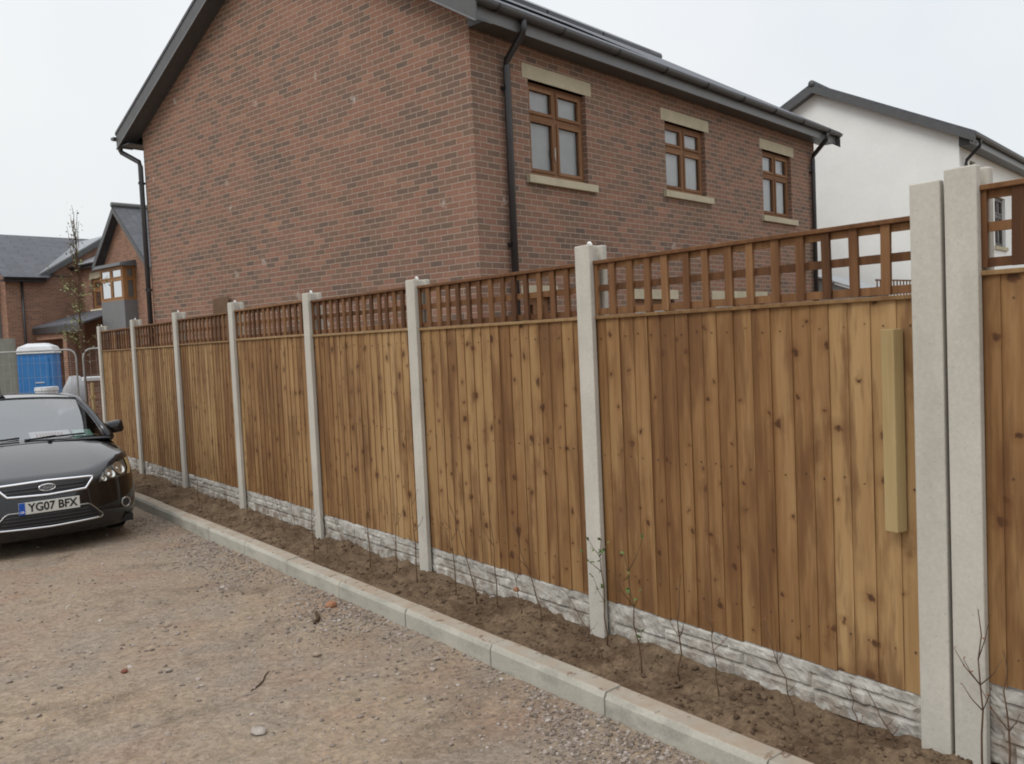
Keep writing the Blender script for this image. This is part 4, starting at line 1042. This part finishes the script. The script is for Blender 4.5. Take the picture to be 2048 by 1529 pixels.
# ------------------------------------------------------------------ the car (local: x to the right in the photo, y towards the rear, z up)
CX, CY, CZ = 1.50, 9.22, -.300
car = thing("parked_car", "black car parked nose towards the camera beside the kerb", "car", (CX, CY, CZ), R(1.5))
k = N("black_car_paint"); M_paint = k.done((.004, .004, .005), 0.26, .2, Coat_Weight=1.0, Coat_Roughness=.05)
M_blk = plain("black_plastic", (.012, .012, .013), .5, .4)
M_rub = plain("tyre_rubber", (.018, .018, .018), .85, .2)
M_chr = N("chrome").done((.75, .75, .77), .12, .5, 1.0)
M_dull = N("satin_trim").done((.45, .44, .42), .3, .5, .9)
M_inter = plain("dark_interior", (.035, .036, .037), .8, .2)
M_lens = glass("lamp_lens", (.9, .9, .88), .03, .02)
M_refl = N("lamp_reflector").done((.55, .54, .50), .18, .5, .9)
M_lampglass = N("lamp_glass").done((.16, .16, .15), .12, .5, .5)
M_amber = N("amber_lens").done((.46, .34, .17), .2, .5)
M_lampdark = plain("lamp_housing", (.03, .03, .032), .3, .5)
HW = [(.15, .85), (.22, .885), (.32, .905), (.45, .915), (.58, .912), (.68, .90), (.80, .875), (.95, .85)]
INS = [(.15, .085), (.20, .035), (.27, .005), (.36, .0), (.44, .012), (.52, .035), (.58, .055), (.66, .085), (.72, .135), (.78, .20), (.86, .30), (.95, .42)]
def interp(T, z):
    if z <= T[0][0]: return T[0][1]
    for (a, p), (b, q) in zip(T, T[1:]):
        if z <= b: return p + (q - p) * (z - a) / (b - a)
    return T[-1][1]
def SY(x, z):
    q = min(1, abs(x) / interp(HW, z)); return interp(INS, z) * (1 - .75 * q ** 3) + .60 * (1 - (1 - q ** 2.6) ** (1 / 2.1))
ZTOP = lambda q: .715 + .125 * sm(.35, 1, abs(q))                      # leading edge of the bonnet rises to the wings
NS = 41
SS = [math.sin(math.pi / 2 * (-1 + 2 * i / (NS - 1))) for i in range(NS)]
body = MB(); rows = []
for r_ in range(15):
    row = []
    for q in SS:
        z = .16 + (ZTOP(q) - .16) * r_ / 14; row.append(Vector((q * interp(HW, z), SY(q * interp(HW, z), z), z)))
    rows.append(row)
body.grid(rows)
rows = []
for r_ in range(13):
    t_ = r_ / 12; row = []
    for q in SS:
        a = Vector((q * interp(HW, ZTOP(q)), SY(q * interp(HW, ZTOP(q)), ZTOP(q)), ZTOP(q)))
        yb = 1.16 + .20 * q * q; zb = 1.01 - .075 * q ** 4 - .02 * q * q
        e = 1 - (1 - t_) ** 1.22
        crease = .012 * sm(.5, .62, abs(q)) * (1 - sm(.75, .95, abs(q))) * math.sin(math.pi * min(1, t_ * 1.2))
        row.append(Vector((a.x + (q * .895 - a.x) * t_, a.y + (yb - a.y) * t_, a.z + (zb - a.z) * e + .012 * math.sin(math.pi * t_) * (1 - q * q) + crease)))
    rows.append(row)
hood_back = rows[-1]
body.grid(rows)
for s in (-1, 1):                                                        # flanks with wheel arches
    cols = []
    for i in range(60):
        y = .60 + (4.30 - .60) * i / 59; zb = .20
        for yc in (.93, 3.58):
            d = abs(y - yc)
            if d < .37: zb = max(zb, .30 + math.sqrt(.37 ** 2 - d * d))
        zt = .84 + .10 * sm(.6, 1.4, y) + .02 * sm(1.4, 4, y)
        wy = .90 + .015 * math.sin(math.pi * (y - .6) / 3.7) - .10 * sm(3.7, 4.3, y)
        cols.append([Vector((s * (wy - .03 * sm(.3, 1, abs(j / 7 - .5) * 2)), y, zb + (zt - zb) * j / 7)) for j in range(8)])
    body.grid(cols)
body.grid([[Vector((q * .80, 4.30 + .05 * (1 - q * q), z)) for z in (.22, .45, .7, .96)] for q in (-1, -.5, 0, .5, 1)])     # tail
body.grid([[Vector((q * .82, y, 1.0 - .04 * q * q)) for y in (3.55, 3.9, 4.32)] for q in (-1, -.5, 0, .5, 1)])               # boot lid
o_body = body.build("body", M_paint, car, smooth=True)
mb = MB(); mb.box((-.80, .22, .17), (.80, 4.2, .24)); mb.build("underbody", M_blk, car)
# greenhouse
Bq = lambda q: Vector((q * .86, 1.15 + .10 * q * q, 1.008 - .03 * q * q))
Tq = lambda q: Vector((q * .73, 1.92 + .03 * q * q, 1.418 - .045 * q * q))
Rq = lambda q: Vector((q * .68, 3.05, 1.40 - .045 * q * q)); Dq = lambda q: Vector((q * .70, 3.72, 1.0 - .03 * q * q))
qs = [-1 + i / 8 for i in range(17)]
def sheet(A, B, bow, n=8):
    return [[A(q) + (B(q) - A(q)) * (i / n) + Vector((0, 0, bow * math.sin(math.pi * i / n))) for q in qs] for i in range(n + 1)]
mb = MB(); mb.grid(sheet(Bq, Tq, .025)); mb.build("windscreen", M_screen, car, smooth=True)
mb = MB(); mb.grid(sheet(Tq, Rq, .055)); mb.build("roof_panel", M_paint, car, smooth=True)
mb = MB(); mb.grid(sheet(Rq, Dq, .03)); mb.build("rear_screen", M_screen, car, smooth=True)
for s in (-1, 1):
    top = [Bq(s), Tq(s), (Tq(s) + Rq(s)) / 2 + Vector((0, 0, .05)), Rq(s), Dq(s)]
    bot = [Vector((s * .87, p.y, .955)) for p in top]
    mb = MB(); mb.grid([top, bot]); mb.build("side_window", M_screen, car, smooth=True)
    mb = MB(); pl = [Bq(s) + Vector((s * .02, -.03, -.03))] + [Bq(s) + (Tq(s) - Bq(s)) * t_ + Vector((s * .012, 0, .025 * math.sin(math.pi * t_) - .004)) for t_ in (.2, .5, .8, 1)] + [(Tq(s) + Rq(s)) / 2 + Vector((0, 0, .045)), Rq(s), Dq(s)]
    mb.tube(pl, [.05, .042, .036, .034, .034, .03, .03, .03], 8); mb.build("windscreen_pillar", M_paint, car, smooth=True)
mb = MB(); mb.tube([Tq(q) + Vector((0, .012, -.002)) for q in qs], .020, 6); mb.build("header_rail", M_blk, car, smooth=True)
mb = MB(); mb.grid([[Bq(q) + Vector((0, -.16, -.022)) for q in qs], [Bq(q) + Vector((0, .03, -.008)) for q in qs]]); mb.build("scuttle", M_blk, car)
# dark cabin seen through the glass
mb = MB(); mb.box((-.72, 1.30, .86), (.72, 1.75, .985)); mb.build("dashboard", M_inter, car, weld=True, bevel=.03)
for x in (-.38, .38):
    mb = MB(); mb.box((x - .24, 2.35, .55), (x + .24, 2.52, 1.10)); mb.box((x - .13, 2.40, 1.12), (x + .13, 2.50, 1.30)); mb.build("seat", M_inter, car, weld=True, bevel=.05)
mb = MB(); mb.box((-.85, 1.3, .50), (.85, 3.9, .53)); mb.build("cabin_floor", M_inter, car)
mb = MB(); mb.box((-.66, 2.75, .55), (.66, 2.95, 1.28)); mb.build("rear_seat_light_block", M_inter, car, weld=True, bevel=.05)  # partition added as a rear seat to block light from the rear screen
mb = MB(); mb.box((-.11, 1.88, 1.24), (.11, 1.91, 1.31)); mb.tube([(0, 1.9, 1.30), (0, 1.93, 1.40)], .015, 6); mb.build("rear_view_mirror", M_blk, car, weld=True, bevel=.012)
mb = MB()                                                                # wipers
for (xa, xb) in ((-.62, -.02), (.02, .62)):
    pts = []
    for i in range(7):
        x = xa + (xb - xa) * i / 6; p = Bq(x / .86); pts.append(p + Vector((0, -.035 + .05 * i / 6, .006 + .022 * i / 6)))
    mb.tube(pts, .011, 6); mb.tube([pts[0] + Vector((0, -.06, -.02)), pts[0], pts[3] + Vector((0, -.005, .01))], .008, 6)
mb.build("wiper", M_blk, car, smooth=True)
mb = MB(); mb.tube([(-.02, 2.03, 1.43), (-.02, 2.05, 1.475)], [.04, .012], 10); mb.tube([(-.02, 2.05, 1.46), (-.02, 2.32, 1.80)], .004, 6); mb.build("aerial", M_blk, car, smooth=True)
mb = MB()
for x in (-.36, .24): mb.box((x - .018, 1.00, .985), (x + .018, 1.03, 1.006))
mb.build("washer_jet", M_blk, car)
def on(x, z, off): # point just proud of the front skin, pushed along the outward normal
    y = SY(x, z); h = .004
    tx = Vector((h, SY(x + h, z) - y, 0)); tz = Vector((0, SY(x, z + h) - y, h)); n = tz.cross(tx).normalized()
    if n.y > 0: n = -n
    return Vector((x, y, z)) + n * off
def patch(xzL, xzR, off, nx=12, nz=6):
    """patch between two side polylines (lists of (x,z), bottom to top)"""
    def at(T, t_):
        f = t_ * (len(T) - 1); i = min(len(T) - 2, int(f)); u = f - i; return (T[i][0] + (T[i + 1][0] - T[i][0]) * u, T[i][1] + (T[i + 1][1] - T[i][1]) * u)
    rows = []
    for j in range(nz + 1):
        a, b = at(xzL, j / nz), at(xzR, j / nz)
        rows.append([on(a[0] + (b[0] - a[0]) * i / nx, a[1] + (b[1] - a[1]) * i / nx, off) for i in range(nx + 1)])
    return rows
def loop(pts, off, sub=8):
    out = []
    for (a, b) in zip(pts, pts[1:] + pts[:1]):
        for i in range(sub): out.append(on(a[0] + (b[0] - a[0]) * i / sub, a[1] + (b[1] - a[1]) * i / sub, off))
    return out
# upper grille
GR_ = [(-.335, .575), (0, .562), (.335, .575), (.425, .675), (0, .688), (-.425, .675)]
gr = MB(); gr.grid(patch([(-.335, .575), (-.425, .675)], [(.335, .575), (.425, .675)], .006, 24, 4)); og = gr.build("grille", M_blk, car, solid=.004)
mb = MB(); mb.tube(loop(GR_, .008, 10), .0135, 8, closed=True); mb.build("chrome_surround", M_chr, og, smooth=True)
mb = MB()
for z in (.605, .638): mb.tube([on(-.36 + .72 * i / 16, z, .012) for i in range(17)], .006, 6)
mb.build("grille_bar", M_lampdark, og, smooth=True)
bd = MB(); n = 24; c0 = on(0, .628, .022); rx, rz_ = .072, .030
bd.tube([c0 + Vector((rx * math.cos(2 * math.pi * i / n), 0, rz_ * math.sin(2 * math.pi * i / n))) for i in range(n)], .006, 6, closed=True)
ob = bd.build("badge", M_chr, og, smooth=True)
bd = MB(); bd.face([c0 + Vector((rx * math.cos(2 * math.pi * i / n), -.002, rz_ * math.sin(2 * math.pi * i / n))) for i in range(n)]); bd.face([c0 + Vector((rx * math.cos(2 * math.pi * i / n), .016, rz_ * math.sin(2 * math.pi * i / n))) for i in range(n)])
def text_mesh(body_, size, m, parent, loc, name, shear=0, sx=1.0, bold=0, extr=.0008):
    cu = bpy.data.curves.new(name, 'FONT'); cu.body = body_; cu.size = size; cu.align_x = 'CENTER'; cu.align_y = 'CENTER'; cu.extrude = extr; cu.shear = shear; cu.offset = bold
    to_ = bpy.data.objects.new(name + "_curve", cu); COL.objects.link(to_)
    dg = bpy.context.evaluated_depsgraph_get(); dg.update(); me = bpy.data.meshes.new_from_object(to_.evaluated_get(dg)); bpy.data.objects.remove(to_, do_unlink=True)
    me.materials.clear(); me.materials.append(m)
    o = bpy.data.objects.new(name, me); COL.objects.link(o); o.parent = parent; o.location = loc; o.rotation_euler = (R(90), 0, 0); o.scale = (sx, 1, 1); return o
M_badge = N("badge_enamel").done((.10, .115, .14), .25, .5, .3)
M_letter = N("badge_lettering").done((.62, .62, .62), .25, .5, .6)
bd.build("badge_field", M_badge, og)
text_mesh("Ford", .042, M_letter, og, (c0.x, c0.y - .004, c0.z), "badge_script", shear=.35, sx=1.05)
# number plate
pl = thing("plate_tmp", "", "", (0, 0, 0)); bpy.data.objects.remove(pl)
py_ = SY(0, .47) - .030; tilt = 0
mb = MB(); mb.box((-.26, py_, .412), (.26, py_ + .012, .523)); op = mb.build("number_plate", N("plate_white").done((.62, .62, .58), .35, .4), car, weld=True, bevel=.002)
mb = MB(); mb.box((-.2595, py_ - .0018, .4125), (-.208, py_ + .002, .5225)); mb.build("plate_band", N("plate_blue").done((.02, .09, .42), .4), op)
text_mesh("GB", .026, N("plate_band_letter").done((.8, .8, .8), .4), op, (-.234, py_ - .003, .436), "band_letters", bold=.0006)
mb = MB(); mb.box((-.20, py_ + .012, .43), (.20, py_ + .05, .50)); mb.build("plate_mount", M_blk, op)
M_plet = N("plate_black").done((.012, .012, .012), .4)
text_mesh("YG07 BFX", .108, M_plet, op, (.028, py_ - .003, .4675), "plate_letters", sx=.885, bold=.0022)
# lower grille
LG = [(-.46, .285), (0, .268), (.46, .285), (.475, .305), (.37, .415), (.34, .43), (0, .43), (-.34, .43), (-.37, .415), (-.475, .305)]
lg = MB(); lg.grid(patch([(-.46, .285), (-.36, .43)], [(.46, .285), (.36, .43)], .005, 28, 5)); ol = lg.build("lower_grille", M_blk, car, solid=.004)
ch = loop(LG, .008, 5); mb = MB(); mb.tube(ch, .0055, 6, closed=True); mb.build("trim_line", M_dull, ol, smooth=True)
mb = MB(); mb.tube([on(-.46 + .92 * i / 24, .283 - .013 * (1 - abs(-1 + i / 12)), .010) for i in range(25)], .010, 8); mb.build("lower_trim", M_chr, ol, smooth=True)
mb = MB()
for z in (.30, .33, .36, .39): mb.tube([on((-.44 + (z - .27) * .6) + (.88 - (z - .27) * 1.2) * i / 18, z, .010) for i in range(19)], .005, 5)
mb.build("grille_bar", M_lampdark, ol, smooth=True)
# lamps
for s in (-1, 1):
    outer = [(s * .47, .612), (s * .485, .655), (s * .57, .735)]; inner = [(s * .76, .635), (s * .79, .70), (s * .775, .785)]
    hl = MB(); hl.grid(patch(outer, inner, .003, 14, 8)); oh = hl.build("headlight", M_lampglass, car, smooth=True)
    for (x, z, rr) in ((.688, .705, .070), (.588, .668, .050), (.515, .637, .030)):
        mb = MB(); c_ = on(s * x, z, .004); nrm = (on(s * x, z, .02) - c_).normalized(); u_ = nrm.cross(Vector((0, 0, 1))).normalized(); v_ = u_.cross(nrm)
        prof = [(1.0, .018), (.92, .020), (.80, .008), (.5, .004), (.30, .012), (.0, .016)]
        ring = [[c_ + (u_ * math.cos(a) + v_ * math.sin(a)) * rr * p_ + nrm * h_ for a in [2 * math.pi * i / 18 for i in range(19)]] for p_, h_ in prof]
        mb.grid(ring); mb.build("lamp_bowl", M_refl, oh, smooth=True)
    am = MB(); am.grid(patch([(s * .772, .640), (s * .80, .70), (s * .785, .79)], [(s * .815, .640), (s * .838, .705), (s * .822, .795)], .010, 5, 8)); am.build("indicator", M_amber, car, smooth=True)
    mb = MB(); c_ = on(s * .72, .372, .006); nrm = Vector((s * .35, -1, 0)).normalized(); u_ = nrm.cross(Vector((0, 0, 1))).normalized(); v_ = u_.cross(nrm)
    mb.tube([c_ + nrm * .012 + (u_ * math.cos(2 * math.pi * i / 20) + v_ * math.sin(2 * math.pi * i / 20)) * .046 for i in range(20)], .0085, 6, closed=True); fo = mb.build("fog_lamp", M_dull, car, smooth=True)
    mb = MB(); mb.face([c_ + nrm * .008 + (u_ * math.cos(2 * math.pi * i / 20) + v_ * math.sin(2 * math.pi * i / 20)) * .046 for i in range(20)]); mb.build("fog_lens", M_lampdark, fo)
    # door mirror
    mb = MB(); mb.box((-.095, -.055, -.07), (.10, .055, .07)); om = mb.build("door_mirror", M_paint, car, weld=True, bevel=.035, smooth=True)
    om.location = (s * 1.0, 1.50, 1.04); om.rotation_euler = (0, R(-8 * s), R(-12 * s))
    mb = MB(); mb.tube([(-s * .17, .0, -.085), (-s * .07, 0, -.035)], .028, 8); mb.build("mirror_arm", M_blk, om, smooth=True)
for (x, y) in ((-.78, .93), (.78, .93), (-.78, 3.58), (.78, 3.58)):
    s = 1 if x > 0 else -1
    mb = MB(); rp = [(.20, .09), (.29, .10), (.312, .08), (.318, 0), (.312, -.08), (.29, -.10), (.20, -.09)]
    ring = [[Vector((x + d, y + r_ * math.cos(a), .318 + r_ * math.sin(a))) for a in [2 * math.pi * i / 32 for i in range(33)]] for r_, d in rp]
    mb.grid(ring); mb.build("tyre", M_rub, car, smooth=True)
    mb = MB(); mb.face([(x + s * .06, y + .20 * math.cos(2 * math.pi * i / 28), .318 + .20 * math.sin(2 * math.pi * i / 28)) for i in range(28)])
    for q in range(5):
        a = 2 * math.pi * q / 5; mb.bar((x + s * .075, y, .318), (x + s * .075, y + .195 * math.cos(a), .318 + .195 * math.sin(a)), .05, .02, (1, 0, 0))
    mb.build("wheel_rim", M_dull, car)
# notice lying on the dashboard
pp = thing("paper_notice", "printed paper notice lying on the dashboard behind the windscreen", "notice", (CX, CY, CZ), R(1.5))
def sheet_on(x0_, x1_, t0, t1, off=-.012):
    def p(x, t_): q = x / .84; a, b = Bq(q), Tq(q); return a + (b - a) * t_ + Vector((0, .03, -.03 + .02 * math.sin(math.pi * t_)))
    return [p(x0_, t0), p(x1_, t0), p(x1_, t1), p(x0_, t1)]
mb = MB(); mb.face(sheet_on(.10, .50, .06, .21)); mb.build("sheet", N("paper").done((.86, .80, .76), .7), pp, solid=.001)
mb = MB()
for i in range(9):
    x = .16 + i * .03; c = sheet_on(x, x + .020, .10, .16); mb.face([q + Vector((0, -.004, .003)) for q in c])
mb.build("red_print", N("red_ink").done((.62, .22, .16), .7), pp)
td = MB(); td.face(sheet_on(.53, .72, .06, .20)); o = td.build("green_sticker", N("mint_paper").done((.50, .78, .62), .7), solid=.001); o.location = (CX, CY, CZ); o.rotation_euler = (0, 0, R(1.5))
tag(o, "mint green slip in the lower right corner of the windscreen", "slip")
